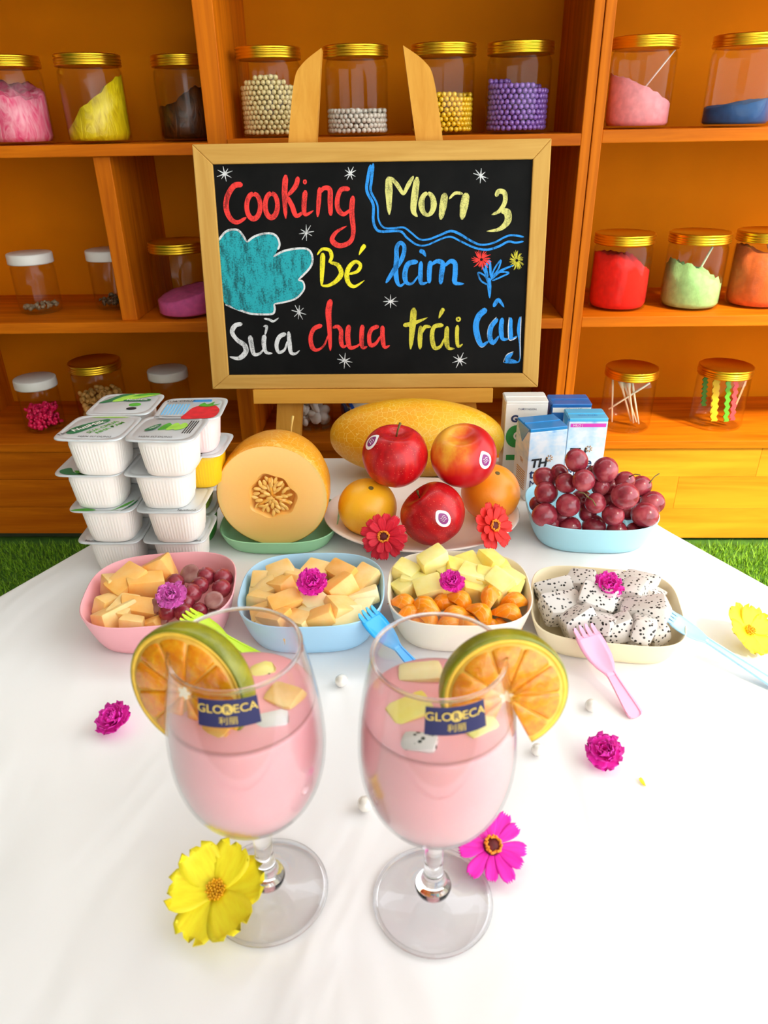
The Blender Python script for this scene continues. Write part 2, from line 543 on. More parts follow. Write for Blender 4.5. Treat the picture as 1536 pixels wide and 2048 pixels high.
def ell(cx, cy, rx, ry, a0=-100, n=13, tilt_=0):
    o = []
    for i in range(n):
        a = R(a0 + 360*i/(n - 1)); x, y = rx*math.cos(a), ry*math.sin(a)
        o.append((cx + x - y*tilt_, cy + y))
    return o
def word(strokes, crop, m, label, name='chalk_word'):
    mb = MB()
    for pts, ws in strokes: stroke(mb, pts, ws, crop)
    return mb.build(name, CH[m], cb, label)
word([([(340, 480), (270, 490), (215, 580), (208, 680), (245, 760), (300, 785), (370, 745)], [40, 42, 44, 36, 20]),
      (ell(428, 655, 55, 102, -90), [34, 40, 36]), (ell(573, 648, 50, 98, -90), [34, 42, 34]),
      ([(690, 400), (680, 560), (690, 755)], [46, 44, 24]), ([(790, 415), (770, 490), (705, 570)], [34, 38, 26]), ([(700, 575), (740, 650), (775, 732), (835, 700)], [34, 40, 20]),
      ([(850, 525), (838, 640), (848, 722), (915, 690)], [42, 38, 10]), (ell(845, 457, 10, 14), 12),
      ([(965, 500), (957, 620), (948, 742)], [34, 36, 22]), ([(968, 545), (1000, 508), (1047, 520), (1050, 620), (1055, 732)], [24, 34, 42, 34]),
      ([(1210, 515), (1140, 520), (1108, 600), (1115, 680), (1160, 720), (1215, 680)], [34, 36, 40, 18]),
      ([(1235, 570), (1225, 700), (1238, 860), (1210, 945), (1125, 975), (1066, 930), (1100, 865), (1185, 815)], [40, 42, 34, 36, 44, 30, 8])], CA, 'red', 'red chalk word Cooking')
word([([(152, 212), (152, 330), (155, 522)], [48, 60, 26]), ([(165, 215), (220, 280), (270, 362)], [20, 34, 24]), ([(270, 362), (310, 280), (352, 208)], [24, 34, 22]),
      ([(382, 215), (360, 380), (352, 490), (385, 538)], [46, 56, 44, 10]), (ell(466, 435, 50, 88, -90), [26, 50, 26, 50, 26]),
      ([(607, 345), (592, 450), (572, 562)], [50, 60, 30]), ([(640, 395), (690, 347), (752, 352)], [14, 24, 22]), ([(782, 345), (762, 450), (745, 562)], [56, 66, 34])], CBB, 'pal', 'pale yellow chalk word Mon')
word([([(1022, 375), (1042, 333), (1090, 345), (1093, 420), (1050, 490), (985, 522)], [30, 38, 36, 34, 12]), ([(1060, 490), (1112, 505), (1115, 575), (1050, 638), (945, 656)], [30, 60, 54, 30, 6])], CBB, 'pal', 'pale yellow chalk number three')
word([([(25, 105), (10, 250), (5, 330), (58, 440), (68, 560), (110, 625), (180, 632), (270, 625), (330, 665), (400, 720), (470, 722), (560, 690), (650, 655), (720, 675), (820, 735), (900, 765), (1000, 750), (1100, 700), (1160, 688), (1247, 702)], [26, 14, 14, 14, 20, 14, 16]),
      ([(5, 115), (-18, 220), (-26, 330), (25, 440), (25, 560), (45, 630), (90, 658), (240, 655), (300, 710), (380, 765), (460, 768), (560, 725), (650, 700), (740, 740), (850, 790), (950, 805), (1040, 780), (1120, 740), (1180, 748), (1245, 738)], [26, 22, 20, 13, 14, 18, 14])], CBB, 'blu', 'blue double wavy chalk line', 'chalk_wave')
word([([(990, 225), (986, 350), (980, 492)], [44, 40, 22]), ([(945, 242), (985, 195), (1045, 205), (1062, 260), (1040, 305)], [12, 24, 32, 20]), ([(1048, 305), (1110, 322), (1140, 390), (1100, 452), (1035, 490), (978, 490)], [20, 36, 40, 26, 14]),
      ([(1200, 398), (1270, 375), (1296, 325), (1258, 296), (1208, 335), (1185, 400), (1200, 470), (1250, 497), (1328, 448)], [16, 30, 26, 36, 40, 30, 6]), ([(1335, 160), (1310, 192), (1283, 243)], [34, 32, 6])], CC, 'yel', 'yellow chalk word Be with an accent')
word([([(338, 800), (280, 815), (255, 870), (295, 930), (355, 975), (365, 1030), (310, 1080), (235, 1068)], [30, 40, 34, 44, 42, 14]),
      ([(400, 895), (412, 970), (432, 1045), (480, 1040), (518, 995)], [42, 40, 24, 10]), ([(518, 890), (512, 960), (530, 1030), (582, 1040)], [42, 36, 12]), ([(508, 822), (535, 825), (522, 890)], [12, 26, 14]),
      ([(512, 758), (555, 766), (590, 780), (632, 752)], [12, 22, 8]), ([(692, 880), (640, 905), (615, 970), (632, 1030), (680, 1010), (702, 940)], [34, 36, 26, 12]), ([(713, 862), (720, 950), (732, 1032), (770, 1042), (803, 1015)], [30, 38, 24, 6])], CC, 'whi', 'white chalk word Sua with tilde')
word([([(985, 812), (920, 840), (892, 910), (905, 990), (945, 1013), (1000, 975), (1035, 890)], [38, 34, 40, 18, 14]), ([(1055, 602), (1036, 700), (1045, 850), (1052, 1018)], [44, 52, 38, 24]), ([(1070, 835), (1110, 822), (1138, 860), (1138, 940), (1155, 985), (1190, 972)], [20, 36, 38, 12]),
      ([(1203, 808), (1192, 900), (1210, 990), (1260, 985), (1305, 955)], [42, 44, 26, 12]), ([(1313, 808), (1305, 900), (1312, 990), (1352, 985)], [40, 38, 12]), ([(1445, 820), (1390, 842), (1366, 900), (1377, 970), (1420, 960), (1465, 890)], [34, 34, 36, 14]), ([(1475, 815), (1475, 900), (1490, 988), (1535, 975)], [38, 38, 10])], CC, 'red', 'red chalk word chua')
word([([(128, 348), (190, 250), (258, 150), (278, 60), (248, 22), (216, 60), (214, 150), (208, 250), (220, 340), (250, 370), (300, 325)], [24, 40, 34, 30, 34, 40, 40, 22, 10]),
      ([(388, 175), (310, 192), (282, 270), (292, 340), (340, 352), (395, 285)], [36, 40, 42, 20, 12]), ([(413, 172), (408, 270), (415, 350), (468, 342)], [34, 38, 10]), ([(400, 85), (430, 98), (452, 135)], [32, 34, 8]),
      ([(490, 168), (480, 260), (480, 350)], [40, 40, 32]), ([(492, 205), (540, 172), (588, 190), (580, 270), (572, 358)], [18, 36, 44, 32]), ([(600, 215), (650, 172), (688, 190), (690, 270), (690, 345), (762, 354)], [18, 36, 40, 42, 10])], CD, 'blu', 'blue chalk word lam with an accent')
word([([(355, 548), (345, 680), (328, 885)], [48, 56, 26]), ([(268, 692), (350, 675), (468, 628)], [36, 36, 6]), ([(410, 695), (405, 800), (405, 885)], [34, 42, 26]), ([(412, 765), (445, 705), (495, 705)], [18, 32, 14]),
      ([(595, 690), (522, 702), (502, 780), (522, 872), (570, 862), (605, 790)], [34, 34, 40, 26, 12]), ([(625, 698), (620, 790), (632, 872), (685, 880)], [36, 42, 10]), ([(597, 553), (577, 590), (557, 636)], [32, 32, 6]), ([(708, 690), (704, 790), (715, 862), (752, 842)], [34, 32, 8]), (ell(716, 642, 14, 14), 14)], CD, 'mus', 'mustard chalk word trai')
word([([(945, 560), (882, 615), (858, 705), (880, 808), (910, 852), (965, 815)], [48, 48, 50, 36, 14]), ([(1035, 638), (982, 705), (972, 790), (1000, 832), (1045, 775)], [34, 40, 40, 14]), ([(1072, 630), (1062, 720), (1075, 800), (1125, 800)], [36, 40, 12]),
      ([(1000, 542), (1040, 487), (1087, 545)], [30, 34, 10]), ([(1140, 628), (1138, 720), (1150, 800), (1192, 778)], [34, 36, 10]), ([(1217, 622), (1207, 720), (1212, 800), (1217, 900), (1213, 970), (1185, 993), (1080, 992)], [20, 34, 14, 10, 12, 14]), ([(1100, 985), (1120, 950), (1160, 912)], [26, 44, 10]), ([(1105, 975), (1150, 978), (1190, 985)], [30, 26, 10])], CD, 'blu', 'blue chalk word Cay')
# white outline touches on the last word and the leaf shape
word([([(930, 550), (865, 615), (838, 705), (862, 815), (905, 868), (955, 830)], 8), ([(1025, 625), (965, 700), (955, 795), (1000, 850)], 8), ([(1128, 625), (1120, 720), (1130, 810), (1190, 790)], 7), ([(1225, 620), (1218, 800), (1220, 960)], 7), ([(1080, 990), (1110, 930), (1162, 905)], 7)], CD, 'whi', 'white chalk edging on the blue word', 'chalk_edging')
hand = [(140, 130), (200, 55), (270, 35), (320, 55), (375, 138), (440, 90), (540, 65), (610, 85), (640, 150), (605, 245), (690, 205), (850, 190), (905, 250), (890, 340), (790, 445), (830, 460), (838, 520), (780, 590), (700, 620), (595, 640), (600, 690), (570, 722), (420, 720), (330, 700), (200, 640), (180, 550), (155, 350)]
hp = [bd(CC[0] + x*K, CC[1] + y*K) for x, y in hand]
hs = spline([(a, b, 0) for a, b in hp], 3, True)
mb = MB(); mb.add([(p.x, PY0 - .0002, p.y) for p in hs], [tuple(range(len(hs)))], False)
mb.build('chalk_patch', CH['teal'], cb, 'teal chalk shape like a lobed leaf')
word([([(140, 130), (200, 55), (270, 35), (320, 55), (375, 138)], 16), ([(375, 138), (440, 90), (540, 65), (610, 85), (640, 150), (625, 200)], 16), ([(590, 255), (690, 205), (850, 190), (905, 250), (890, 340), (790, 445)], 16), ([(790, 445), (830, 460), (838, 520), (780, 590), (700, 620), (595, 640)], 14), ([(595, 640), (600, 690), (570, 722), (420, 720), (330, 695), (200, 645)], 16)], CC, 'whi', 'white chalk outline around the teal leaf', 'chalk_edging')
word([([(170, 180), (150, 350), (170, 480), (200, 600), (320, 690)], 26), ([(345, 340), (420, 390), (500, 470)], 16)], CC, 'teal', 'teal chalk contour line', 'chalk_edging')
rs = random.Random(5)
for (sx, sy) in ((448, 347), (700, 346), (962, 351), (612, 465), (597, 625), (781, 603), (689, 722), (920, 721)):
    mb = MB(); a0 = rs.uniform(0, 40)
    for k_ in range(4):
        a = R(a0 + k_*45 + rs.uniform(-9, 9)); ln = rs.uniform(12, 17)
        stroke(mb, [(sx - ln*math.cos(a), sy - ln*math.sin(a)), (sx, sy), (sx + ln*math.cos(a), sy + ln*math.sin(a))], [2.2, 3, 2], (0, 0, 1), 2)
    mb.build('chalk_star', CH['whi'], cb)
for (cx_, cy_, m_, n_) in ((903, 158, 'red', 34), (1190, 165, 'mus', 26)):
    mb = MB()
    for k_ in range(n_):
        a = R(k_*360/n_ + rs.uniform(-8, 8)); ln = rs.uniform(55, 86); ex = 1 if m_ == 'red' else .75
        stroke(mb, [(cx_ + 12*math.cos(a), cy_ + 12*math.sin(a)), (cx_ + ln*.6*math.cos(a)*ex, cy_ + ln*.6*math.sin(a)), (cx_ + ln*math.cos(a + .1)*ex, cy_ + ln*math.sin(a + .1))], [9, 9, 7], CD, 2)
    mb.build('chalk_flower', CH[m_], cb, ('red' if m_ == 'red' else 'mustard') + ' chalk flower head')
word([([(970, 472), (967, 380), (962, 305)], [12, 34, 30]), ([(960, 345), (940, 280), (905, 205)], 14), ([(955, 300), (940, 220), (968, 172), (978, 300)], 20), ([(978, 330), (1005, 240), (1060, 163), (1040, 235), (990, 300)], 13), ([(980, 322), (1060, 250), (1165, 203)], [14, 20, 10]), ([(960, 365), (900, 330), (876, 265), (930, 290), (958, 350)], 13), ([(990, 330), (1060, 300), (1125, 265), (1040, 262), (1000, 310)], 13)], CD, 'blu', 'blue chalk flower stems and leaves', 'chalk_stem')

# easel: two front legs with rounded tops, ledge, two rear legs, pivot dowel
OFF = FT + .0006                     # legs lie against the back of the frame
ez = thing('easel', 'pale pine tripod easel carrying the chalkboard between table and shelving', 'easel', (B0.x, B0.y, 0))
def bq(x, y, off=OFF + .001):         # board-plane coords at the leg plane
    p = onplane(x, y, B0 - NB*off, NB) - B0
    return p.dot(XB), p.dot(UB)
def to_world(x, u, y): return B0 + XB*x + UB*u - NB*y
def leg_mesh(tip, inner_b, outer_b, outer_k, nm):
    # outline in the leg plane: from the floor up the inner edge to the tip, round the outer shoulder, down
    t, ib, ob, ok = bq(*tip), bq(*inner_b), bq(*outer_b), bq(*outer_k)
    ufl = -(B0.z - .002)/UB.z + .004
    def ext(p, q):                    # extend p->q down to the floor
        f = (ufl - p[1])/(q[1] - p[1]); return (p[0] + (q[0] - p[0])*f, ufl)
    fi = ext(t, ib)
    fo = (fi[0] + (ob[0] - ib[0]), ufl)
    curve = spline([(t[0], t[1], 0), ((t[0]*.45 + ok[0]*.55) + (ok[0] - t[0])*.12, t[1]*.55 + ok[1]*.45, 0), (ok[0], ok[1], 0), (ob[0], ob[1], 0)], 6)
    poly = [fi, (t[0], t[1])] + [(p.x, p.y) for p in curve[1:]] + [fo]
    vs = [to_world(x, u, OFF) - ez.location for x, u in poly] + [to_world(x, u, OFF + .016) - ez.location for x, u in poly]
    n_ = len(poly)
    fs = [tuple(range(n_)), tuple(range(n_, 2*n_))[::-1]] + [(i, (i + 1) % n_, n_ + (i + 1) % n_, n_ + i) for i in range(n_)]
    return fix_normals(MB().add(vs, fs, False).build('front_leg', EASEL, ez))
leg_mesh((643, 96), (633, 282), (577, 282), (588, 165), 'l')
leg_mesh((806, 91), (832, 282), (886, 282), (868, 160), 'r')
# ledge
lx0, lx1 = bd(507, 790)[0], bd(985, 790)[0]
lu0 = bd(700, 806)[1]
q = MB()
q.box(lx0, lx1, -.004, OFF, lu0, -.0005, .001)
ld = q.build('ledge', EASEL_X, ez)
ld.location = B0 - ez.location; ld.rotation_euler = brot
for sx_ in (1,):
    p0 = Vector((.02, to_world(0, HB - .02, OFF + .022).y - ez.location.y + .006, to_world(0, HB - .02, OFF + .03).z))
    p1 = Vector((.035, 1.118 - ez.location.y, .004))
    m_ = MB(); d_ = Vector((.018, 0, 0)); e_ = Vector((0, .006, 0))
    m_.loft([[p1 - d_ - e_, p1 + d_ - e_, p1 + d_ + e_, p1 - d_ + e_], [p0 - d_ - e_, p0 + d_ - e_, p0 + d_ + e_, p0 - d_ + e_]], True, True, smooth=False)
    m_.build('rear_leg', EASEL, ez)
pz = to_world(0, HB - .03, OFF + .02) - ez.location
MB().tube([pz + Vector((-.10, 0, 0)), pz + Vector((.10, 0, 0))], .004).build('pivot_dowel', EASEL_X, ez)

# ================================================================ JARS ON THE SHELVES
GLASS = thin_glass('clear_jar_plastic', (.985, .98, .96, 1), 1.22, .04, .6)
gd = NT('brushed_gold_lid')
gd.set(Base_Color=lin('f0c030'), Metallic=1, Roughness=.3)
gd.bump(gd.noise(gd.coord((1, 1, .02)), 900, 2), .05, .0005)
GOLD = gd.m
WLID = plain('white_plastic_lid', 'e4e0d8', .4)
def jar_proto(r, h, lid, lh):
    """body with shoulder and base, screw lid with ridges; local origin at the base"""
    t = .0012
    b = MB()
    rn = r*.90
    H = h - lh*.55
    prof = [(0, .0012), (r*.80, .0012), (r*.9, .0004), (r*.965, .002), (r, .007), (r, H - .020), (r*.985, H - .013), (rn*1.02, H - .008), (rn, H - .004), (rn, h - .002)]
    inner = [(rn - t, h - .002), (rn - t, H - .005), (r*.985 - t, H - .014), (r - t, H - .021), (r - t, .008), (r*.95 - t, .0035), (0, .0030)]
    b.lathe(prof + inner, 40)
    g = MB()
    if lid == 'gold':
        R_ = r*1.015
        z0 = h - lh
        pr = [(0, z0 + .0012)] + [(R_*.93, z0 + .0012), (R_*.985, z0)]
        k = 3
        for i in range(k):
            a = z0 + lh*(.05 + .22*i); pr += [(R_*1.0, a), (R_*1.012, a + lh*.06), (R_*1.0, a + lh*.13), (R_*.982, a + lh*.175)]
        pr += [(R_*.985, z0 + lh*.74), (R_*1.0, z0 + lh*.80), (R_*1.003, z0 + lh*.92), (R_*.985, h - .0006), (R_*.955, h), (R_*.93, h - .0007), (0, h - .0007)]
        g.lathe(pr, 44)
    else:
        R_ = r*1.03; z0 = h - lh
        g.lathe([(0, z0 + .0012), (R_*.95, z0 + .0012), (R_, z0), (R_*1.005, z0 + .002), (R_, h - .0025), (R_*.98, h - .0006), (R_*.95, h), (0, h)], 44)
    return b.mesh('jar_body'), g.mesh('jar_lid')
_jp = {}
def jar(base_px, Y, z, r, h, lid, label, xmax=9):
    lh = .0155 if lid == 'gold' else .016
    key = (round(r, 4), round(h, 4), lid)
    if key not in _jp:
        a, b = jar_proto(r, h, lid, lh); a.materials.append(GLASS); b.materials.append(GOLD if lid == 'gold' else WLID)
        _jp[key] = (a, b)
    x = min(dep(base_px[0], base_px[1], Y).x, xmax)
    t = thing('storage_jar', label, 'jar', (x, Y, z + .0005), (0, 0, random.uniform(0, 6)), 'storage jars on the shelves')
    link(bpy.data.objects.new('jar_body', _jp[key][0]), t)
    link(bpy.data.objects.new('lid', _jp[key][1]), t)
    return t, x
def heap(name, label, cat, loc, r, fn, mat, base=.0036, n=40, rows=9, smooth=True):
    """powder or dough: fn(angle, rho) -> height above the jar base at that spot"""
    r = r - .0018
    m = MB(); vs, fs = [], []
    vs.append((0, 0, fn(0, 0)))
    for k in range(1, rows + 1):
        q = k/rows
        for i in range(n):
            a = 2*PI*i/n
            vs.append((r*q*math.cos(a), r*q*math.sin(a), max(base + .002, fn(a, q))))
    for i in range(n): fs.append((0, 1 + i, 1 + (i + 1) % n))
    for k in range(rows - 1):
        for i in range(n):
            a, b = 1 + k*n + i, 1 + k*n + (i + 1) % n
            fs.append((a, a + n, b + n, b))
    o = 1 + (rows - 1)*n
    k0 = len(vs)
    for zf, rf in ((.5, 1.0), (0.12, 1.0), (0, .93)):
        for i in range(n):
            a = 2*PI*i/n; zt = vs[o + i][2]
            vs.append((r*rf*math.cos(a), r*rf*math.sin(a), base + (zt - base)*zf))
    prev = o
    for q in range(3):
        for i in range(n):
            j = (i + 1) % n
            fs.append((prev + i, k0 + q*n + i, k0 + q*n + j, prev + j))
        prev = k0 + q*n
    fs.append(tuple(range(prev, prev + n))[::-1])
    m.add(vs, fs, smooth)
    ob = m.build(name, mat)
    ob.location = loc
    return tag(ob, label, cat, 'contents of the shelf jars')
def powder(name, col, rough=.95, bump=.5, var=.15, scale=120):
    return plain(name, col, rough, var, scale, bump)
def nz(a, q, s, amp):
    x, y = q*math.cos(a), q*math.sin(a)
    return amp*(math.sin(5*x + s) * math.cos(4.3*y + 2*s) + .5*math.sin(11*x + 9*y + 3*s) + .3*math.sin(21*x - 17*y + s))
Z1L, Z1M, Z1R = .6555, .6595, .663
YJ = 1.225
RJ, HJ = .0455, .1135
def swirl(name, c1, c2):
    m = NT(name)
    f = m.noise(m.coord((1, 1, .35)), 60, 4, .6, 2.5)
    m.set(Base_Color=m.ramp(f, [(.35, c1), (.65, c2)]), Roughness=.35)
    m.bump(f, .5, .003)
    return m.m
# top shelf, left bay
t, x = jar((48, 286), YJ, Z1L, RJ, HJ, 'gold', 'gold-lidded jar of pink dough cut off by the left photo edge')
heap('modelling_dough', 'pink swirled dough filling the leftmost top-shelf jar', 'dough', t.location, RJ, lambda a, q: .072 + .012*math.cos(a - 2.4)*q + nz(a, q, 1, .004), swirl('pink_swirled_dough', 'ea3f78', 'f7a0b4'))
t, x = jar((203, 281), YJ, Z1L, RJ, HJ, 'gold', 'gold-lidded jar of yellow dough on the top shelf')
heap('modelling_dough', 'yellow dough pressed against the wall of its top-shelf jar', 'dough', t.location, RJ, lambda a, q: .052 + .036*q*math.cos(a - .15) + nz(a, q, 2, .003), swirl('yellow_swirled_dough', 'c8a800', 'f0d81c'))
t, x = jar((384, 279), 1.275, Z1L, RJ, HJ, 'gold', 'gold-lidded jar of dark brown dough half hidden by the upright', -.3285)
heap('modelling_dough', 'dark brown dough in the jar beside the upright', 'dough', t.location, RJ, lambda a, q: .058 + .02*q*math.cos(a) + nz(a, q, 3, .004), swirl('dark_brown_dough', '2a1004', '5c300e'))
# beads
def beads(label, t, r, fn, br, mat):
    rb = r - .0016 - br
    pts = []
    rg = random.Random(len(label))
    dz = br*1.72
    k = 0
    while True:
        z = .0036 + br + k*dz
        if z > .12: break
        rr = rb
        lay = 0
        while rr > br:
            if lay > 1 and False: break
            nn = int(2*PI*rr/(br*2.04))
            off = rg.uniform(0, 6) if lay else (k % 2)*PI/nn
            for i in range(nn):
                a = 2*PI*i/nn + off
                top = fn(a, rr/rb)
                if z < top and (lay < 1 or z > top - 2.2*dz):
                    pts.append((rr*math.cos(a) + rg.gauss(0, .0002), rr*math.sin(a) + rg.gauss(0, .0002), z + rg.gauss(0, .0003)))
            rr -= br*1.95; lay += 1
        k += 1
    b = bmesh.new(); bmesh.ops.create_icosphere(b, subdivisions=2, radius=br)
    bv = np.array([v.co for v in b.verts]); b.verts.index_update(); bf = [[v.index for v in f.verts] for f in b.faces]; b.free()
    m = MB()
    for p in pts:
        n0 = len(m.v); m.v += [tuple(q) for q in (bv + np.array(p))]; m.f += [tuple(i + n0 for i in f) for f in bf]
    m.s = [True]*len(m.f)
    o = m.build('pearl_beads', mat); o.location = t.location
    return tag(o, label, 'beads', 'contents of the shelf jars', 'stuff')
def pearl(name, col, rough=.25): return plain(name, col, rough, 0, coat=.7, metal=.1)
PW = pearl('white_pearl', 'ece6dc')
t, x = jar((549, 279), YJ, Z1M, RJ, HJ, 'gold', 'gold-lidded jar of champagne pearls left of the easel top')
beads('champagne pearl beads filling half of the jar left of the easel top', t, RJ, lambda a, q: .066 + .004*math.sin(3*a) - .01*q*math.cos(a - 1.5), .0036, pearl('champagne_pearl', 'e6d49a'))
t, x = jar((716, 274), YJ, Z1M, RJ, HJ, 'gold', 'gold-lidded jar of white pearls between the two easel tips')
beads('white pearl beads in the jar between the two easel tips', t, RJ, lambda a, q: .033 + .003*math.sin(2*a), .0036, PW)
t, x = jar((884, 268), YJ, Z1M, RJ, HJ, 'gold', 'gold-lidded jar of yellow pearls behind the right easel tip')
beads('golden yellow pearl beads in the jar behind the right easel tip', t, RJ, lambda a, q: .050 + .002*math.sin(3*a), .0036, pearl('yellow_gold_pearl', 'f8c820'))
t, x = jar((1031, 265), YJ, Z1M, RJ + .0005, HJ, 'gold', 'gold-lidded jar of purple pearls on the top shelf')
beads('purple pearl beads filling half of the top-shelf jar', t, RJ, lambda a, q: .062 + .003*math.sin(3*a) - .006*q*math.cos(a), .0038, pearl('purple_pearl', '9468c4'))
# top shelf, right unit
t, x = jar((1270, 256), YJ, Z1R, RJ, HJ, 'gold', 'gold-lidded jar of pale pink powder on the right top shelf')
heap('craft_powder', 'pale pink powder sloping down to the right in its jar', 'powder', t.location, RJ, lambda a, q: .049 - .020*q*math.cos(a) + nz(a, q, 4, .0022), powder('pale_pink_powder', 'f59aa4', bump=.3))
st = MB().tube([(0, 0, 0), (.0, 0, .062)], .0011).build('plastic_stirrer', plain('translucent_white_plastic', 'f2dcd4', .4))
st.location = t.location + Vector((.002, -.006, .048)); st.rotation_euler = (0, R(38), 0)
tag(st, 'thin pale stirrer stuck in the pale pink powder', 'stirrer')
t, x = jar((1466, 256), YJ, Z1R, RJ + .001, HJ, 'gold', 'gold-lidded jar of dark blue powder at the right edge')
heap('craft_powder', 'dark blue powder lying low in its jar', 'powder', t.location, RJ + .001, lambda a, q: .030 + .006*q*math.cos(a) + nz(a, q, 5, .0012), powder('navy_blue_powder', '24528c', bump=.3))
# middle shelf, right unit
ZR2 = .406
YJ2 = 1.232
t, x = jar((1231, 618), YJ2 - .012, ZR2, RJ, HJ, 'gold', 'gold-lidded jar of bright red powder on the middle shelf')
heap('craft_powder', 'bright red lumpy powder in its jar', 'powder', t.location, RJ, lambda a, q: .082 - .014*q*q - .012*q*math.cos(a) + nz(a, q, 6, .004), powder('bright_red_powder', 'e81404'))
t, x = jar((1375, 615), YJ2 - .012, ZR2, RJ, HJ, 'gold', 'gold-lidded jar of mint green powder on the middle shelf')
heap('craft_powder', 'mint green lumpy powder sloping in its jar', 'powder', t.location, RJ, lambda a, q: .056 - .018*q*math.cos(a - .3) - .004*q + nz(a, q, 7, .006), powder('mint_green_powder', 'a8d68c'))
st = MB().tube([(0, 0, 0), (.0, 0, .05)], .0018).build('plastic_stirrer', plain('mint_white_plastic', 'e4ecc8', .4))
st.location = t.location + Vector((-.001, -.012, .046)); st.rotation_euler = (0, R(22), 0)
tag(st, 'pale stirrer standing in the mint green powder', 'stirrer')
t, x = jar((1507, 607), YJ2 - .005, ZR2, RJ, HJ, 'gold', 'gold-lidded jar of terracotta powder at the right edge')
heap('craft_powder', 'terracotta orange powder in its jar', 'powder', t.location, RJ, lambda a, q: .078 - .022*q*math.cos(a - .2) - .006*q + nz(a, q, 8, .003), powder('terracotta_powder', 'd8662a'))
st = MB().tube([(0, 0, 0), (.0, 0, .05)], .0013).build('plastic_stirrer', plain('brown_plastic', 'd09a6a', .4))
st.location = t.location + Vector((.008, -.02, .06)); st.rotation_euler = (0, R(-24), 0)
tag(st, 'thin tan stirrer leaning in the terracotta powder', 'stirrer')
# lower shelf, right unit
ZR3 = .198
t, x = jar((1246, 862), 1.222, ZR3, .0432, .106, 'gold', 'gold-lidded jar of white plastic sticks on the lower right shelf')
WST = plain('white_plastic_stick', 'f0e4cc', .45)
sp = [(-.020, -.010, .012, .003, 0), (-.008, -.014, .014, -.006, 1), (-.014, -.004, .020, -.002, 2), (.0, -.008, .022, -.010, 3), (-.030, .002, -.022, .0, 4), (.028, .002, -.016, -.02, 5)]
for i, (ax, ay, bx, by, k) in enumerate(sp):
    top = Vector((ax, ay, .084)); bot = Vector((bx, by, .006))
    if i == 5: top, bot = Vector((.030, -.01, .080)), Vector((-.034, -.012, .034))
    m = MB().tube([bot, bot.lerp(top, .5) + Vector((.0, 0, 0)), bot.lerp(top, .8), top], [.0016, .0015, .002, .005 if i < 3 else .0017])
    o = m.build('plastic_stick', WST); o.location = t.location
    tag(o, ['white spoon-ended stick nearest the left wall of its jar', 'white spoon-ended stick second in the jar of sticks', 'white spoon-ended stick behind the two front ones', 'plain white stick at the middle of the jar of sticks', 'cream stick leaning left behind the others in its jar', 'cream stick crossing the jar of sticks diagonally'][i], 'stick', 'sticks in the lower jar')
t, x = jar((1428, 850), 1.228, ZR3, .0437, .106, 'gold', 'gold-lidded jar of wavy coloured sticks on the lower right shelf')
for i, (xx, yy, c, lb, dx) in enumerate(((-.030, -.004, '3f8a2c', 'dark green', .006), (-.016, -.02, 'e6b820', 'yellow', .010), (-.007, .004, 'f0cc30', 'light yellow', .008), (.004, -.022, '63b52e', 'bright green', .010), (.018, -.016, 'f04c58', 'coral pink', .008), (.031, -.004, 'e89a78', 'peach', -.014))):
    z0, z1 = (.034, .086) if i == 0 else (.012, .088)
    m = MB(); vs, fs = [], []
    N = 26
    for k in range(N):
        f = k/(N - 1); z = z0 + (z1 - z0)*f
        w_ = .0016*math.sin(f*40)
        cxx = xx + dx*(.5 - f)
        wd = .0052 if i in (1, 2) else .0038
        if i == 5: w_ = 0; wd = .0016
        for (ex, ey) in ((-wd, -.0011), (wd, -.0011), (wd, .0011), (-wd, .0011)): vs.append((cxx + w_ + ex, yy + ey, z))
    rings_ = [vs[4*k:4*k + 4] for k in range(N)]
    m.loft(rings_, True, True, smooth=False)
    o = m.build('wavy_stick', plain('wavy_stick_' + lb.replace(' ', '_'), c, .5)); o.location = t.location
    tag(o, lb + ' craft stick standing in the jar of wavy sticks', 'stick', 'wavy sticks in the lower jar')
# middle shelf, left bay
ZL2 = .404
RW, HW = .0345, .094
t, x = jar((84, 619), 1.235, ZL2, RW, HW, 'white', 'white-lidded jar with a few pebbles at the far left of middle shelf')
PEB = plain('grey_pebble', '8c7a62', .4, .35, 60)
def pebbles(name, lb, t, r, h, n, s, mat, seed, cat='pebbles'):
    rg = random.Random(seed); m = MB()
    b0 = bmesh.new(); bmesh.ops.create_icosphere(b0, subdivisions=2, radius=1)
    bv = [v.co.copy() for v in b0.verts]; b0.verts.index_update(); bf = [[v.index for v in f.verts] for f in b0.faces]; b0.free()
    for i in range(n):
        a = rg.uniform(0, 2*PI); q = math.sqrt(rg.uniform(0, 1))*(r - .003 - s)
        z = .0045 + s*.5 + rg.uniform(0, 1)*max(0, h - s)
        M_ = Matrix.Translation((q*math.cos(a), q*math.sin(a), z)) @ Euler((rg.uniform(0, 3), rg.uniform(0, 3), rg.uniform(0, 3))).to_matrix().to_4x4() @ Matrix.Diagonal((s*rg.uniform(.8, 1.1), s*rg.uniform(.6, 1), s*rg.uniform(.45, .7), 1))
        m.add(bv, bf, True, M_)
    o = m.build(name, mat); o.location = t.location
    return tag(o, lb, cat, 'contents of the shelf jars', 'stuff')
pebbles('pebbles', 'small grey pebbles at the bottom of the leftmost white-lidded jar', t, RW, .010, 40, .0042, PEB, 1)
t, x = jar((236, 621), 1.262, ZL2, RW, HW, 'white', 'white-lidded jar partly hidden behind the short upright', -.4895)
pebbles('pebbles', 'dark grey pebbles in the jar behind the short upright', t, RW, .014, 60, .0042, plain('dark_pebble', '5c4c3c', .4, .4, 60), 2)
t, x = jar((377, 639), 1.205, ZL2, RJ, HJ, 'gold', 'gold-lidded jar of orchid pink powder beside the chalkboard frame')
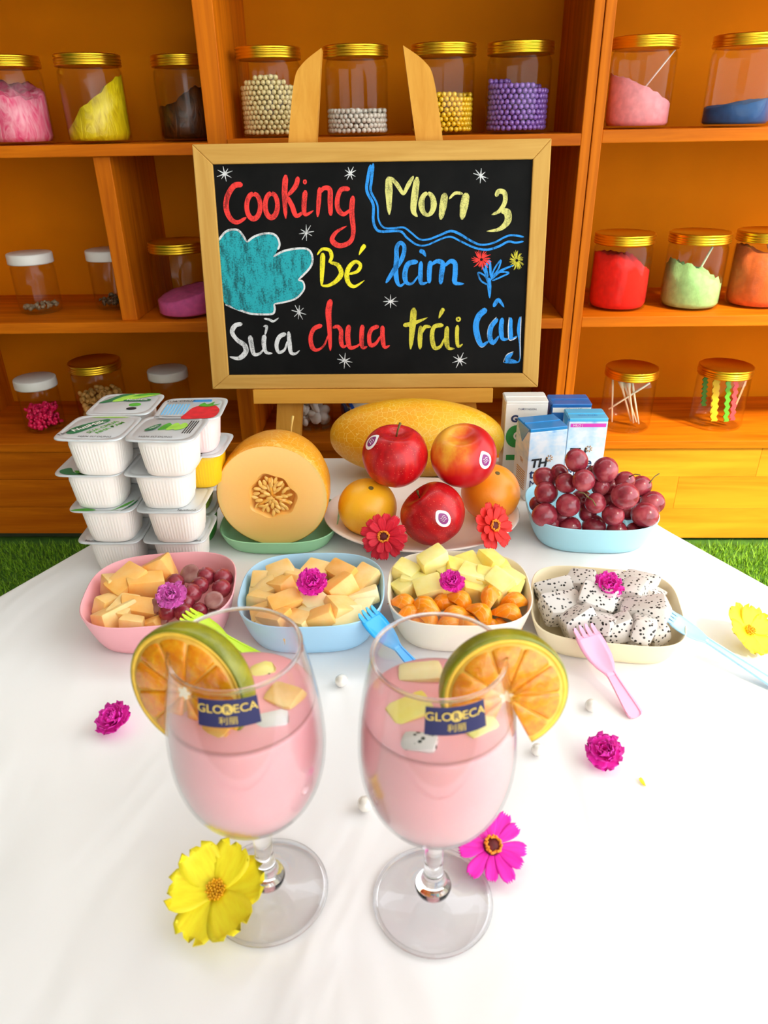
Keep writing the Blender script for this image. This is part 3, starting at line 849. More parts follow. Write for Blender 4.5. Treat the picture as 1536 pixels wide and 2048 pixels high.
heap('craft_powder', 'orchid pink powder in the jar beside the chalkboard frame', 'powder', t.location, RJ, lambda a, q: .034 + .010*q*math.cos(a - .6) + nz(a, q, 9, .0008), powder('orchid_pink_powder', 'dc5aa0', bump=.1))
# lower shelf, left bay
ZL3 = .197
t, x = jar((94, 858), 1.225, ZL3, RW, HW, 'white', 'white-lidded jar of hot pink crystals on the lower left shelf')
pebbles('craft_crystals', 'hot pink crystals in the lower left white-lidded jar', t, RW, .040, 330, .0042, plain('hot_pink_crystal', 'f01c62', .3, .3, 80), 3, 'crystals')
t, x = jar((213, 845), 1.245, ZL3, .0437, .118, 'gold', 'dark-topped gold-lidded jar of pale beads above the yogurt lids')
pebbles('craft_crystals', 'pale tan crystals in the jar above the yogurt lids', t, .0437, .062, 300, .006, plain('pale_tan_crystal', 'c8924c', .5, .3, 60), 4, 'crystals')
t, x = jar((352, 850), 1.27, ZL3, RW, HW, 'white', 'dim white-lidded empty jar under the chalkboard corner')
t, x = jar((628, 860), 1.225, ZL3, .036, .090, 'white', 'jar of white pebbles seen under the easel ledge')
pebbles('pebbles', 'smooth white pebbles in the jar under the easel ledge', t, .036, .045, 34, .011, plain('white_pebble', 'e6e0de', .35, .05, 20), 5)
# blue-lidded jar lying on its side
p = dep(693, 838, 1.20)
t = thing('small_jar', 'small blue-lidded jar lying on its side under the easel ledge', 'jar', (p.x, 1.21, ZL3 + .0265), (0, R(78), R(25)))
MB().lathe([(0, -.002), (.022, -.002), (.0255, .0), (.026, .010), (.0245, .012), (0, .012)], 32).build('lid', plain('cobalt_blue_lid', '14418c', .25, coat=.5), t)
MB().lathe([(.0262, .0005), (.0268, .002), (.0268, .004), (.0262, .0055)], 32).build('rim_band', plain('silver_band', 'c8ccd0', .25, metal=1), t)
MB().lathe([(.022, .012), (.0255, .020), (.0255, .052), (.022, .058), (0, .058)], 32).build('jar_body', plain('milky_jar', 'ddd8c8', .4), t)

# ================================================================ TRAYS
def sup(a, b, e=3.2, n=56, z=0, cx=0, cy=0):
    o = []
    for i in range(n):
        t = 2*PI*i/n; c, s = math.cos(t), math.sin(t)
        o.append((cx + a*math.copysign(abs(c)**(2/e), c), cy + b*math.copysign(abs(s)**(2/e), s), z))
    return o
def tray(label, cx, cy, a, b, h, col, rot=0, base=.80, e=3.0, th=.0016, group='small serving trays'):
    m = MB()
    ob, ib = [], []
    for f in (0, .06, .25, .5, .75, 1):
        s = base + (1 - base)*(f**.62 if f else 0)
        if f == 0: s = base*.985
        ob.append(sup(a*s, b*s, e, z=h*f if f else 0))
    for f in (1, .75, .5, .25, .06):
        s = base + (1 - base)*(f**.62)
        ib.append(sup(a*s - th, b*s - th, e, z=max(h*f, .0022)))
    ib.append(sup(a*base*.9, b*base*.9, e, z=.0020))
    top = [sup(a - th*.5, b - th*.5, e, z=h + .0007)]
    m.loft(ob + top + ib, True, True)
    o = m.build('serving_tray', plain('tray_plastic_' + label.split()[0] + '_' + label.split()[1], col, .42, .02, 30, spec=.4))
    o.location = (cx, cy, TZ + .0004); o.rotation_euler = (0, 0, rot)
    o.data.set_sharp_from_angle(angle=R(50))
    return tag(o, label, 'tray', group)
tray('pink plastic tray holding melon chunks and grapes', -.2190, .537, .0660, .0590, .0355, 'f6b0b8', R(8))
tray('sky blue plastic tray heaped with melon chunks', -.0835, .537, .0640, .0585, .0355, 'a9d3ee', R(2))
tray('cream white plastic tray of apple cubes and mandarin segments', .0460, .540, .0632, .0590, .0355, 'f0e6d4', R(-1))
tray('beige plastic tray of speckled dragon fruit cubes', .1735, .530, .0640, .0575, .0245, 'ecdcb8', R(-9), .84, 4.0)
tray('pale blue plastic tray piled with red grapes', .1970, .700, .0685, .0580, .0330, 'a6d8e8', R(-3), .80)
tray('mint green shallow tray under the halved melon', -.1375, .700, .0640, .0560, .0170, '9cd4a4', R(0), .86)

# ================================================================ FRUIT PIECES
def melon_flesh(name, a, b):
    m = NT(name)
    f = m.noise(m.coord(), 60, 3)
    m.set(Base_Color=m.ramp(f, [(.3, a), (.7, b)]), Roughness=.35, Subsurface_Weight=.35, Subsurface_Radius=(.012, .006, .003), Subsurface_Scale=1.0)
    m.bump(m.noise(m.coord(), 500, 3), .12, .001)
    return m.m
MEL = [melon_flesh('peach_melon_flesh', 'fcc470', 'ffd898'), melon_flesh('orange_melon_flesh', 'fbb050', 'fdc878'), melon_flesh('pale_melon_flesh', 'fde0a0', 'ffecbc')]
APL = [melon_flesh('pale_yellow_apple_flesh', 'fbe47c', 'fdf0a8'), melon_flesh('yellow_apple_flesh', 'f9da5c', 'fde890')]
ora = NT('mandarin_segment_flesh')
f_ = ora.noise(ora.coord((1, .4, 1)), 120, 3, .6)
vn_ = ora.voro(ora.coord((1, 2.2, 1)), 95, 'DISTANCE_TO_EDGE')
vl_ = ora.new('ShaderNodeMath', operation='LESS_THAN'); vl_.inputs[1].default_value = .03; ora.l(vn_, vl_.inputs[0])
vm_ = ora.new('ShaderNodeMath', operation='MULTIPLY'); vm_.inputs[1].default_value = .22; ora.l(vl_.outputs[0], vm_.inputs[0])
ora.set(Base_Color=ora.mix(vm_.outputs[0], ora.ramp(f_, [(.3, 'f88600'), (.55, 'fe9c0c'), (.75, 'ffb83c')]), 'ffe6b0'), Roughness=.3, Subsurface_Weight=.3, Subsurface_Radius=(.01, .004, .001), Subsurface_Scale=1)
ora.bump(f_, .25, .001)
ORA = ora.m
drg = NT('dragon_fruit_flesh')
dv = drg.coord()
d1 = drg.voro(dv, 285)
gt = drg.new('ShaderNodeMath', operation='LESS_THAN'); gt.inputs[1].default_value = .30; drg.l(d1, gt.inputs[0])
dn_ = drg.noise(dv, 70, 2)
g2 = drg.new('ShaderNodeMath', operation='GREATER_THAN'); g2.inputs[1].default_value = .36; drg.l(dn_, g2.inputs[0])
ml = drg.new('ShaderNodeMath', operation='MULTIPLY'); drg.l(gt.outputs[0], ml.inputs[0]); drg.l(g2.outputs[0], ml.inputs[1])
drg.set(Base_Color=drg.mix(ml.outputs[0], 'dcd5d0', '1c1a18'), Roughness=.28, Subsurface_Weight=.25, Subsurface_Radius=(.006, .006, .006), Subsurface_Scale=1)
DRG = drg.m
def chunk_mesh(sx, sy, sz, seed, jit=.16, bev=.0019):
    rg = random.Random(seed)
    b = bmesh.new()
    for i in range(8): b.verts.new(((i & 1) - .5, (i >> 1 & 1) - .5, (i >> 2 & 1) - .5))
    for v in b.verts:
        v.co = Vector((v.co.x*sx*.86*(1 + rg.uniform(-jit, jit)), v.co.y*sy*.86*(1 + rg.uniform(-jit, jit)), v.co.z*sz*.86*(1 + rg.uniform(-jit, jit))))
    bmesh.ops.convex_hull(b, input=list(b.verts))
    bmesh.ops.dissolve_limit(b, angle_limit=R(9), verts=list(b.verts), edges=list(b.edges))
    bmesh.ops.bevel(b, geom=list(b.edges), offset=bev, segments=2, profile=.6, affect='EDGES')
    bmesh.ops.recalc_face_normals(b, faces=b.faces)
    return MB().bm(b, True)
def segment_mesh(L, w, h, seed):
    rg = random.Random(seed); rings = []
    N = 11
    for i in range(N):
        f = i/(N - 1); t = (f - .5)*2
        s = max(.08, (1 - abs(t)**2.4))
        bend = -.34*L*t*t
        ring = []
        for j in range(12):
            a = 2*PI*j/12
            c, q = math.cos(a), math.sin(a)
            k = 1.0 if q > 0 else .55
            ring.append((t*L/2, c*w/2*s*(1 - .35*max(0, -q)), q*h/2*s*k + bend + h*.1 + rg.uniform(-.0004, .0004)))
        rings.append(ring)
    return MB().loft(rings, True, True)
def place(o, P, rot):
    o.location = P; o.rotation_euler = rot
    return o
def pile(name, what, where, cat, rows, mats, size, z0, seed, group, shape='chunk', box=None):
    """rows: list of (row name, [(px, py, dz, rotz, scale)]) sorted left to right"""
    rg = random.Random(seed)
    k = 0
    for rn, lst in rows:
        lst = sorted(lst)
        for i, e in enumerate(lst):
            px, py = e[0], e[1]; dz = e[2] if len(e) > 2 else 0; rz = e[3] if len(e) > 3 else rg.uniform(-70, 70); s = e[4] if len(e) > 4 else 1
            P = lev(px, py, z0 + dz)
            k += 1
            if dz < 0: s *= .72
            if box:                                  # keep the piece inside its tray
                cx_, cy_, ha, hb, rt = box
                q = Matrix.Rotation(-rt, 2) @ Vector((P.x - cx_, P.y - cy_))
                e_ = size[0]*s*.47 if shape == 'chunk' else size[0]*.33
                fb = max(.08, (P.z - TZ - size[2]*s*.42)/.0355); sc_ = .80 + .20*min(1, fb)**.62
                ha, hb = ha*1.045*sc_ - e_, hb*1.045*sc_ - e_
                n_ = ((abs(q.x)/ha)**3 + (abs(q.y)/hb)**3)**(1/3)
                if n_ > 1:
                    q = Matrix.Rotation(rt, 2) @ (q/n_)
                    P.x, P.y = cx_ + q.x, cy_ + q.y
            if shape == 'chunk':
                sx, sy, sz = size
                m = chunk_mesh(sx*s*rg.uniform(.85, 1.15), sy*s*rg.uniform(.85, 1.15), sz*s*rg.uniform(.85, 1.1), seed*100 + k, .22 if mats[0] is DRG else .16, .0030 if mats[0] is DRG else .0019)
            elif shape == 'segment':
                m = segment_mesh(size[0]*s, size[1]*s, size[2]*s, seed*100 + k)
            o = m.build(name, rg.choice(mats), autosmooth=34)
            place(o, P, (R(rg.uniform(-24, 24)), R(rg.uniform(-24, 24)), R(rz)))
            tag(o, f'{what} {where}, {rn} row, {ordinal(i, len(lst))}', cat, group)
ZP = TZ + .024
pile('melon_chunk', 'orange melon chunk', 'in the pink tray', 'melon piece', [
    ('back', [(309, 1139, .006, 4, 1.35), (216, 1166, .004, 50, 1.1), (252, 1168, .008, 55, 1.3), (290, 1172, .006, 20, 1.2)]),
    ('middle', [(189, 1210, .002, 60, 1.1), (248, 1219, .004, 80, 1.1), (280, 1217, .002, 10, 1.1)]),
    ('front', [(208, 1243, .002, 50, 1.25), (265, 1247, .004, 0, .8), (300, 1252, -.004, 0, 1), (235, 1262, -.006, 10, .9)])],
    [MEL[0], MEL[0], MEL[1]], (.032, .019, .019), ZP, 11, 'melon chunks in the pink tray', box=(-.2190, .537, .0620, .0560, R(8)))
K3 = 620/1536
def c3(x, y, *r): return (460 + x*K3, 1080 + y*K3, *r)
pile('melon_chunk', 'peach melon chunk', 'in the sky blue tray', 'melon piece', [
    ('back', [c3(255, 165, .012), c3(430, 158, .008), c3(560, 168, .010), c3(180, 205, .008), c3(665, 200, .006), c3(335, 195, .010)]),
    ('second', [c3(108, 255, .004), c3(250, 235, .008), c3(545, 240, .012, 40, 1.2), c3(665, 285, .006), c3(370, 290, .000)]),
    ('third', [c3(165, 305, .004), c3(272, 318, .010), c3(430, 315, .010), c3(545, 345, .008, 40, 1.15), c3(655, 345, .002)]),
    ('fourth', [c3(120, 390, .002), c3(225, 400, .004), c3(340, 430, .004), c3(600, 420, .004), c3(395, 375, .006)]),
    ('front', [c3(110, 440, -.002), c3(250, 470, -.002), c3(465, 415, .008, 5, 1.0), c3(520, 450, .0), c3(400, 470, -.006), c3(330, 490, -.006)])],
    [MEL[0], MEL[0], MEL[2], MEL[1]], (.029, .021, .019), ZP, 12, 'melon chunks in the sky blue tray', box=(-.0820, .537, .0595, .0555, R(2)))
pile('apple_cube', 'pale yellow apple cube', 'in the cream tray', 'apple piece', [
    ('back', [c3(1000, 100, .022, 30, 1.0), c3(1065, 145, .012), c3(1185, 135, .010), c3(1285, 110, .014), c3(880, 165, .010), c3(1335, 150, .006)]),
    ('middle', [c3(905, 205, .008), c3(1125, 150, .012), c3(1200, 180, .014), c3(1330, 215, .012), c3(1390, 200, .008), c3(860, 240, .004), c3(1265, 200, .010)]),
    ('front', [c3(985, 245, .008, 5, 1.1), c3(1100, 265, .002), c3(1205, 255, .006), c3(1310, 265, .006), c3(1410, 250, .004)])],
    APL, (.026, .021, .020), ZP, 13, 'apple cubes in the cream tray', box=(.0460, .540, .0602, .0560, R(-1)))
pile('mandarin_segment', 'mandarin segment', 'in the cream tray', 'mandarin', [
    ('back', [c3(850, 325, .004, -30), c3(965, 335, .006, -20), c3(1140, 305, .008, -35), c3(1290, 285, .012, 70), c3(1405, 310, .006, 20), c3(1060, 320, .002, 10)]),
    ('middle', [c3(870, 385, .000, 20), c3(975, 390, .002, -50), c3(1110, 380, .004, 10), c3(1240, 370, .008, -45), c3(1395, 375, .006, -10)]),
    ('front', [c3(900, 435, -.004, 0), c3(970, 440, -.002, -60), c3(1085, 425, .0, 20), c3(1180, 430, .0, -30), c3(1290, 430, -.002, 30), c3(1350, 440, -.004, -10), c3(1040, 470, -.006, 0)])],
    [ORA], (.033, .0155, .018), ZP, 14, 'mandarin segments in the cream tray', 'segment', box=(.0460, .540, .0602, .0560, R(-1)))
K4 = 500/1536
def c4(x, y, *r): return (1036 + x*K4, 1100 + y*K4, *r)
ZD = TZ + .020
pile('dragon_fruit_cube', 'black-seeded white dragon fruit cube', 'in the beige tray', 'dragon fruit', [
    ('back', [c4(215, 250, .002, 10), c4(385, 195, .008, 70), c4(615, 185, .002), c4(765, 195, .006)]),
    ('second', [c4(260, 360, .004, 15, 1.25), c4(480, 325, .008, -20, 1.15), c4(715, 265, .010, 60), c4(825, 285, .002)]),
    ('third', [c4(520, 455, .008, -35), c4(620, 375, .000), c4(775, 385, .010, -25, 1.2), c4(725, 490, .002)]),
    ('front', [c4(280, 520, .004, 15, 1.2), c4(630, 545, .006, 5), c4(855, 535, .008, 70, 1.05), c4(935, 520, .0), c4(745, 595, -.004, 0, .7), c4(450, 560, -.002)])],
    [DRG], (.032, .024, .022), ZD, 15, 'dragon fruit cubes in the beige tray', box=(.1735, .530, .0610, .0545, R(-9)))

# grapes
grp = NT('red_grape_skin')
gn = grp.noise(grp.coord(), 45, 3, .55)
grp.set(Base_Color=grp.ramp(gn, [(.30, '6a1a28'), (.50, '9c3040'), (.72, 'c8686c')]), Roughness=grp.ramp(grp.noise(grp.coord(), 80, 2), [(.35, (.12, .12, .12, 1)), (.7, (.45, .45, .45, 1))]),
        Subsurface_Weight=.25, Subsurface_Radius=(.008, .002, .002), Subsurface_Scale=1, Coat_Weight=.25, Coat_Roughness=.15)
GRAPE = grp.m
STEM = plain('green_brown_stem', '6a5a28', .7, .3, 90)
def sphere_mb(r, n=20, el=1.0, k=14):
    m = MB()
    m.lathe([(0, -r*el)] + [(r*math.cos(R(-90 + 180*i/k)), r*el*math.sin(R(-90 + 180*i/k))) for i in range(1, k)] + [(0, r*el)], n)
    return m
KG = 556/1536
def cg(x, y, z, r, *e): return (980 + x*KG, 780 + y*KG, z, r, *e)
rows_g = [
    ('bottom front', [cg(330, 742, .306, 54), cg(440, 762, .304, 62), cg(573, 757, .304, 68), cg(700, 778, .302, 58), cg(800, 782, .301, 52), cg(858, 742, .309, 46)]),
    ('low', [cg(302, 690, .318, 68), cg(540, 680, .316, 50), cg(680, 690, .325, 62), cg(760, 672, .314, 50), cg(855, 690, .322, 73), cg(395, 700, .312, 50)]),
    ('middle', [cg(310, 568, .334, 66), cg(432, 636, .330, 68), cg(582, 625, .336, 60), cg(745, 585, .346, 76), cg(898, 622, .326, 66), cg(262, 630, .316, 46), cg(660, 610, .328, 56), cg(505, 600, .326, 52), cg(830, 640, .312, 50)]),
    ('upper', [cg(303, 487, .344, 62), cg(420, 515, .348, 58), cg(517, 500, .358, 64), cg(610, 535, .346, 50), cg(742, 505, .350, 56), cg(830, 532, .338, 60), cg(665, 530, .344, 46)]),
    ('top', [cg(383, 455, .352, 48), cg(478, 390, .372, 64), cg(637, 442, .364, 72), cg(570, 470, .352, 54)])]
gc = lev(1190, 1000, .325)
for rn, lst in rows_g:
    lst = sorted(lst)
    for i, (px, py, z, r) in enumerate(lst):
        P = lev(px, py, z); rr = mm(r*KG, P)*.98
        o = sphere_mb(rr, 20, random.uniform(1.0, 1.12)).build('grape', GRAPE)
        d = (P - gc).normalized()
        place(o, P, d.to_track_quat('Z', 'Y').to_euler())
        tag(o, f'red grape in the pale blue tray, {rn} row, {ordinal(i, len(lst))}', 'grape', 'grapes in the pale blue tray')
gs = thing('grape_twig', 'thin branching stem showing between the piled red grapes', 'stem', gc)
for a, b in (((478, 430), (490, 470)), ((490, 565), (545, 595)), ((545, 595), (585, 640)), ((830, 470), (770, 480)), ((935, 462), (880, 515)), ((560, 440), (548, 420))):
    za, zb = .352, .346
    A, B = lev(980 + a[0]*KG, 780 + a[1]*KG, za + .012), lev(980 + b[0]*KG, 780 + b[1]*KG, zb + .012)
    MB().tube([A - gc, (A + B)/2 - gc + Vector((0, 0, .002)), B - gc], [.0007, .0005, .0008], 6).build('stem_branch', STEM, gs)
# cut grapes in the pink tray
gcut = NT('cut_grape_face')
gcut.set(Base_Color=gcut.ramp(gcut.noise(gcut.coord(), 90, 3), [(.3, '8a4a48'), (.7, 'b48078')]), Roughness=.25, Coat_Weight=.5)
def half_grape(P, r, rot, label):
    t = thing('grape_half', label, 'grape', P, rot, 'cut grapes in the pink tray')
    m = MB(); k = 8
    m.lathe([(0, -r)] + [(r*math.cos(R(-90 + 90*i/k)), r*math.sin(R(-90 + 90*i/k))) for i in range(1, k + 1)], 22)
    m.build('skin', GRAPE, t)
    MB().lathe([(r, 0), (r*.96, .0006), (r*.5, .0009), (0, .0004)], 22).build('cut_face', gcut.m, t, 'glossy mauve cut face')
    return t
cutg = [(379, 1147, .012, 20, 'with the seed veins showing, at the back rim'), (428, 1200, .010, 19, 'lying face up at the front right'), (309, 1212, .006, 17, 'next to the melon chunks'), (423, 1234, -.002, 17, 'nearest the green fork'), (322, 1236, .0, 17, 'at the front left below the pink flower')]
for i, (px, py, dz, r, lb) in enumerate(cutg):
    P = lev(px, py, ZP + dz)
    rot = (R(35), R([-10, 12, -30, 10, -20][i]), 0)
    half_grape(P, mm(r, P), rot, 'halved red grape in the pink tray ' + lb)
wh = [('back', [(412, 1153, .008, 19), (446, 1157, .006, 20)]), ('middle', [(400, 1171, .010, 18), (443, 1177, .008, 19), (350, 1166, .006, 19)]), ('front', [(384, 1187, .010, 20), (335, 1224, .004, 18), (367, 1224, .004, 19), (399, 1222, .002, 17), (372, 1205, .006, 19)])]
for rn, lst in wh:
    lst = sorted(lst)
    for i, (px, py, dz, r) in enumerate(lst):
        P = lev(px, py, ZP + dz)
        o = sphere_mb(mm(r, P), 18, 1.05).build('grape', GRAPE); place(o, P, (random.uniform(0, 1), random.uniform(0, 1), 0))
        tag(o, f'dark glossy grape in the pink tray, {rn} row, {ordinal(i, len(lst))}', 'grape', 'cut grapes in the pink tray')

# ================================================================ PLATE, WHOLE FRUIT, MELONS
PC = Vector((.016, .708, TZ + .0004))
pl = MB().lathe([(0, 0), (.055, 0), (.060, .0015), (.078, .0075), (.100, .0165), (.1065, .0195), (.1072, .0205), (.1062, .0213), (.099, .0188), (.077, .0100), (.058, .0040), (0, .0032)], 72).build('fruit_plate', plain('ivory_ceramic_plate', 'f8eae0', .3, coat=.3))
pl.location = PC; pl.scale = (1, .80, 1)
tag(pl, 'oval ivory plate carrying apples and oranges', 'plate')
app = NT('red_apple_skin')
av = app.coord()
st_ = app.noise(app.coord((1, 1, .12)), 90, 4, .6)
sp_ = app.voro(av, 420)
lt = app.new('ShaderNodeMath', operation='LESS_THAN'); lt.inputs[1].default_value = .13; app.l(sp_, lt.inputs[0])
base_ = app.ramp(st_, [(.3, '960810'), (.55, 'c01018'), (.8, 'dc2218')])
app.set(Base_Color=app.mix(lt.outputs[0], base_, 'e87858'), Roughness=.32, Coat_Weight=.12, Coat_Roughness=.1, Specular_IOR_Level=.35)
app2 = NT('red_yellow_apple_skin')
g1 = app2.noise(app2.coord((1, 1, .18)), 60, 4, .6)
tcn = app2.new('ShaderNodeTexCoord'); sx_ = app2.new('ShaderNodeSeparateXYZ'); app2.l(tcn.outputs['Object'], sx_.inputs[0])
zz = app2.new('ShaderNodeMapRange'); zz.inputs[1].default_value = -.005; zz.inputs[2].default_value = .036; app2.l(sx_.outputs['Z'], zz.inputs[0])
xx_ = app2.new('ShaderNodeMapRange'); xx_.inputs[1].default_value = .02; xx_.inputs[2].default_value = -.02; app2.l(sx_.outputs['X'], xx_.inputs[0])
m1 = app2.new('ShaderNodeMath', operation='MULTIPLY'); app2.l(zz.outputs[0], m1.inputs[0]); app2.l(xx_.outputs[0], m1.inputs[1])
m2 = app2.new('ShaderNodeMath', operation='MULTIPLY'); app2.l(m1.outputs[0], m2.inputs[0]); app2.l(g1, m2.inputs[1])
app2.set(Base_Color=app2.ramp(m2.outputs[0], [(.04, 'c01018'), (.13, 'e04818'), (.30, 'f4ac34')]), Roughness=.32, Coat_Weight=.12, Coat_Roughness=.1, Specular_IOR_Level=.35)
def apple_pt(R_, th, ph, off=0):
    r = R_*(1 + off)
    s = math.sin(th); c = math.cos(th)
    k = 1 + .04*math.cos(5*ph)*max(0, -c)**3
    rr = r*(s**.88)*(1 + .035*c)*k
    dim = .26*math.exp(-(th/.34)**2) + .16*math.exp(-((PI - th)/.30)**2)*-1
    z = r*(.93*c) - r*dim
    return Vector((rr*math.cos(ph), rr*math.sin(ph), z))
STK_W = plain('white_sticker_paper', 'f6f2f2', .4)
STK_P = plain('purple_sticker_print', '8e2c78', .4)
def apple(P, R_, rot, mat, label, sticker_px, stem_len=.016):
    t = thing('apple', label, 'apple', P, rot)
    m = MB(); n, k = 44, 30
    vs, fs = [apple_pt(R_, .0001, 0)], []
    for i in range(1, k):
        for j in range(n): vs.append(apple_pt(R_, PI*i/k, 2*PI*j/n))
    vs.append(apple_pt(R_, PI - .0001, 0))
    for j in range(n): fs.append((0, 1 + j, 1 + (j + 1) % n)); fs.append((len(vs) - 1, 1 + (k - 2)*n + (j + 1) % n, 1 + (k - 2)*n + j))
    for i in range(k - 2):
        for j in range(n):
            a, b = 1 + i*n + j, 1 + i*n + (j + 1) % n; fs.append((a, a + n, b + n, b))
    m.add(vs, fs, True); m.build('skin', mat, t)
    z0 = R_*.66
    if stem_len:
        MB().tube([(0, 0, z0), (.001, 0, z0 + stem_len*.5), (.003, 0, z0 + stem_len)], [.0011, .0010, .0015], 6).build('stem', STEM, t)
    # sticker: heart-shaped paper on the skin where the sight line meets it
    d = ray(*sticker_px); oc = CAM - Vector(P); dd = d.normalized()
    b = oc.dot(dd); c = oc.length_squared - R_*R_*.96
    disc = b*b - c
    h = CAM + dd*(-b - math.sqrt(max(disc, 1e-9)))
    q = Euler(rot).to_matrix().inverted() @ (h - Vector(P))
    th0, ph0 = math.acos(max(-1, min(1, q.z/q.length))), math.atan2(q.y, q.x)
    def surf(u, v, off): return apple_pt(R_, th0 - v/R_, ph0 + u/(R_*max(.3, math.sin(th0))), off)
    def heart(s):
        o = []
        for i in range(28):
            a = 2*PI*i/28
            o.append((s*.80*math.sin(a)*(1 - .10*math.cos(a)), s*(1.02*math.cos(a) - .10*math.cos(2*a) + .28*max(0, math.cos(a))**6)))
        return o
    for s, off, mt, nm in ((.0092, .009, STK_W, 'sticker'), (.0060, .013, STK_P, 'sticker_print')):
        hp_ = heart(s); mm_ = MB(); pts = [surf(0, 0, off)]; ff = []
        rings_ = 3
        for rr in range(1, rings_ + 1): pts += [surf(x*rr/rings_, y*rr/rings_, off) for x, y in hp_]
        for i in range(28): ff.append((0, 1 + i, 1 + (i + 1) % 28))
        for rr in range(rings_ - 1):
            for i in range(28):
                a, b2 = 1 + rr*28 + i, 1 + rr*28 + (i + 1) % 28; ff.append((a, a + 28, b2 + 28, b2))
        if nm == 'sticker':
            par = mm_.add(pts, ff, True).build(nm, mt, t, 'white heart-shaped paper sticker')
        else:
            mm_.add(pts, ff, True).build(nm, mt, par)
            w = MB()
            for k_ in range(3):
                u = [surf(x, .0022 - k_*.0022 + .0006*math.sin(x*1500), .016) for x in (-.0028, -.001, .001, .0028)]
                w.tube(u, .00028, 4)
            w.build('sticker_lettering', STK_W, par)
    return t
RA = .0342
apple(lev(790, 912, .372), RA, (R(6), R(4), 0), app.m, 'deep red apple with long stem on top of the fruit plate', (747, 880))
apple(lev(927, 912, .372), RA, (R(16), R(-6), 0), app2.m, 'red apple with yellow blush on top of the fruit plate', (969, 918), 0)
apple(lev(866, 1028, .3225), RA*.98, (R(-22), R(-32), R(30)), app.m, 'deep red apple at the front of the fruit plate', (886, 1037), .008)
def orange_mat(name, a, b):
    m = NT(name); v = m.coord()
    m.set(Base_Color=m.ramp(m.noise(v, 25, 3), [(.3, a), (.7, b)]), Roughness=.38, Coat_Weight=.15, Coat_Roughness=.25, Subsurface_Weight=.1, Subsurface_Radius=(.01, .004, .001), Subsurface_Scale=1)
    m.bump(m.voro(v, 600), .12, .0008)
    return m.m
for (px, r, m_, lb) in (((735, 1014), 59, orange_mat('yellow_orange_peel', 'fbae0c', 'ffc428'), 'yellow orange at the left front of the fruit plate'), ((981, 985), 59, orange_mat('deep_orange_peel', 'fb8c0c', 'ffa024'), 'deep orange fruit at the right of the fruit plate')):
    P = lev(*px, .3165); r = mm(r, P)
    o = sphere_mb(r, 40, .95, 24); t = thing('orange', lb, 'orange', P, (R(20), R(10), 0))
    o.build('peel', m_, t)
    MB().lathe([(0, r*.953), (.0022, r*.952), (.0028, r*.948), (.001, r*.945)], 10).build('stem_end', STEM, t)

def net_mat(name, a, b, net):
    m = NT(name); v = m.coord()
    warp = m.new('ShaderNodeTexNoise'); warp.inputs['Scale'].default_value = 40; m.l(v, warp.inputs['Vector'])
    vm = m.new('ShaderNodeVectorMath', operation='SCALE'); vm.inputs['Scale'].default_value = .012; m.l(warp.outputs['Color'], vm.inputs[0])
    ad = m.new('ShaderNodeVectorMath', operation='ADD'); m.l(v, ad.inputs[0]); m.l(vm.outputs[0], ad.inputs[1])
    d = m.voro(ad.outputs[0], 150, 'DISTANCE_TO_EDGE')
    lw = m.noise(v, 30, 2)
    mr = m.new('ShaderNodeMath', operation='MULTIPLY'); m.l(lw, mr.inputs[0]); mr.inputs[1].default_value = .06
    cmp_ = m.new('ShaderNodeMath', operation='LESS_THAN'); m.l(d, cmp_.inputs[0]); m.l(mr.outputs[0], cmp_.inputs[1])
    skin = m.ramp(m.noise(v, 14, 3), [(.3, a), (.7, b)])
    fk = m.new('ShaderNodeMath', operation='MULTIPLY'); m.l(cmp_.outputs[0], fk.inputs[0]); fk.inputs[1].default_value = .6
    m.set(Base_Color=m.mix(fk.outputs[0], skin, net), Roughness=.42, Coat_Weight=.1)
    m.bump(cmp_.outputs[0], .25, .0006)
    return m.m
NET = net_mat('netted_golden_melon_rind', 'f0a006', 'f8bc10', 'fbd868')
NET2 = net_mat('netted_orange_melon_rind', 'd8860e', 'eea21c', 'f0c468')
mt = thing('whole_melon', 'large golden netted melon lying behind the apples', 'melon', (.0135, .846, TZ + .0510), (0, R(3), R(3)))
rm = .0485
prof = []
for i in range(0, 41):
    a = PI*i/40; z = -.1085*math.cos(a); prof.append((max(0, rm*math.sin(a)**.92) if 0 < i < 40 else 0, z))
MB().lathe(prof, 56, mat=Matrix.Rotation(R(90), 4, 'Y')).build('rind', NET, mt)
# half melon, cut face towards the viewer
Rm = .0572
hm = thing('half_melon', 'halved orange-fleshed melon with seeds standing on the green tray', 'melon', (-.1380, .6655, TZ + .0030 + Rm + .0004), (R(-90), 0, 0))
MB().lathe([(Rm*.985, 0), (Rm, .0004), (Rm*1.012, .010), (Rm*1.015, .022), (Rm*.985, .040), (Rm*.90, .057), (Rm*.74, .072), (Rm*.5, .082), (Rm*.25, .087), (0, .0885)], 64).build('rind', NET2, hm)
flm = NT('melon_cut_flesh')
fd = flm.coord(); ln_ = flm.new('ShaderNodeVectorMath', operation='LENGTH'); flm.l(fd, ln_.inputs[0])
mrn = flm.new('ShaderNodeMapRange'); mrn.inputs[1].default_value = .018; mrn.inputs[2].default_value = Rm; flm.l(ln_.outputs['Value'], mrn.inputs[0])
flm.set(Base_Color=flm.ramp(mrn.outputs[0], [(0, 'f8a83c'), (.2, 'fcbe66'), (.85, 'fdc878'), (.97, 'f2c878'), (1, 'd0b050')]), Roughness=.35, Subsurface_Weight=.25, Subsurface_Radius=(.012, .006, .003), Subsurface_Scale=1)
flm.bump(flm.noise(fd, 300, 3), .1, .001)
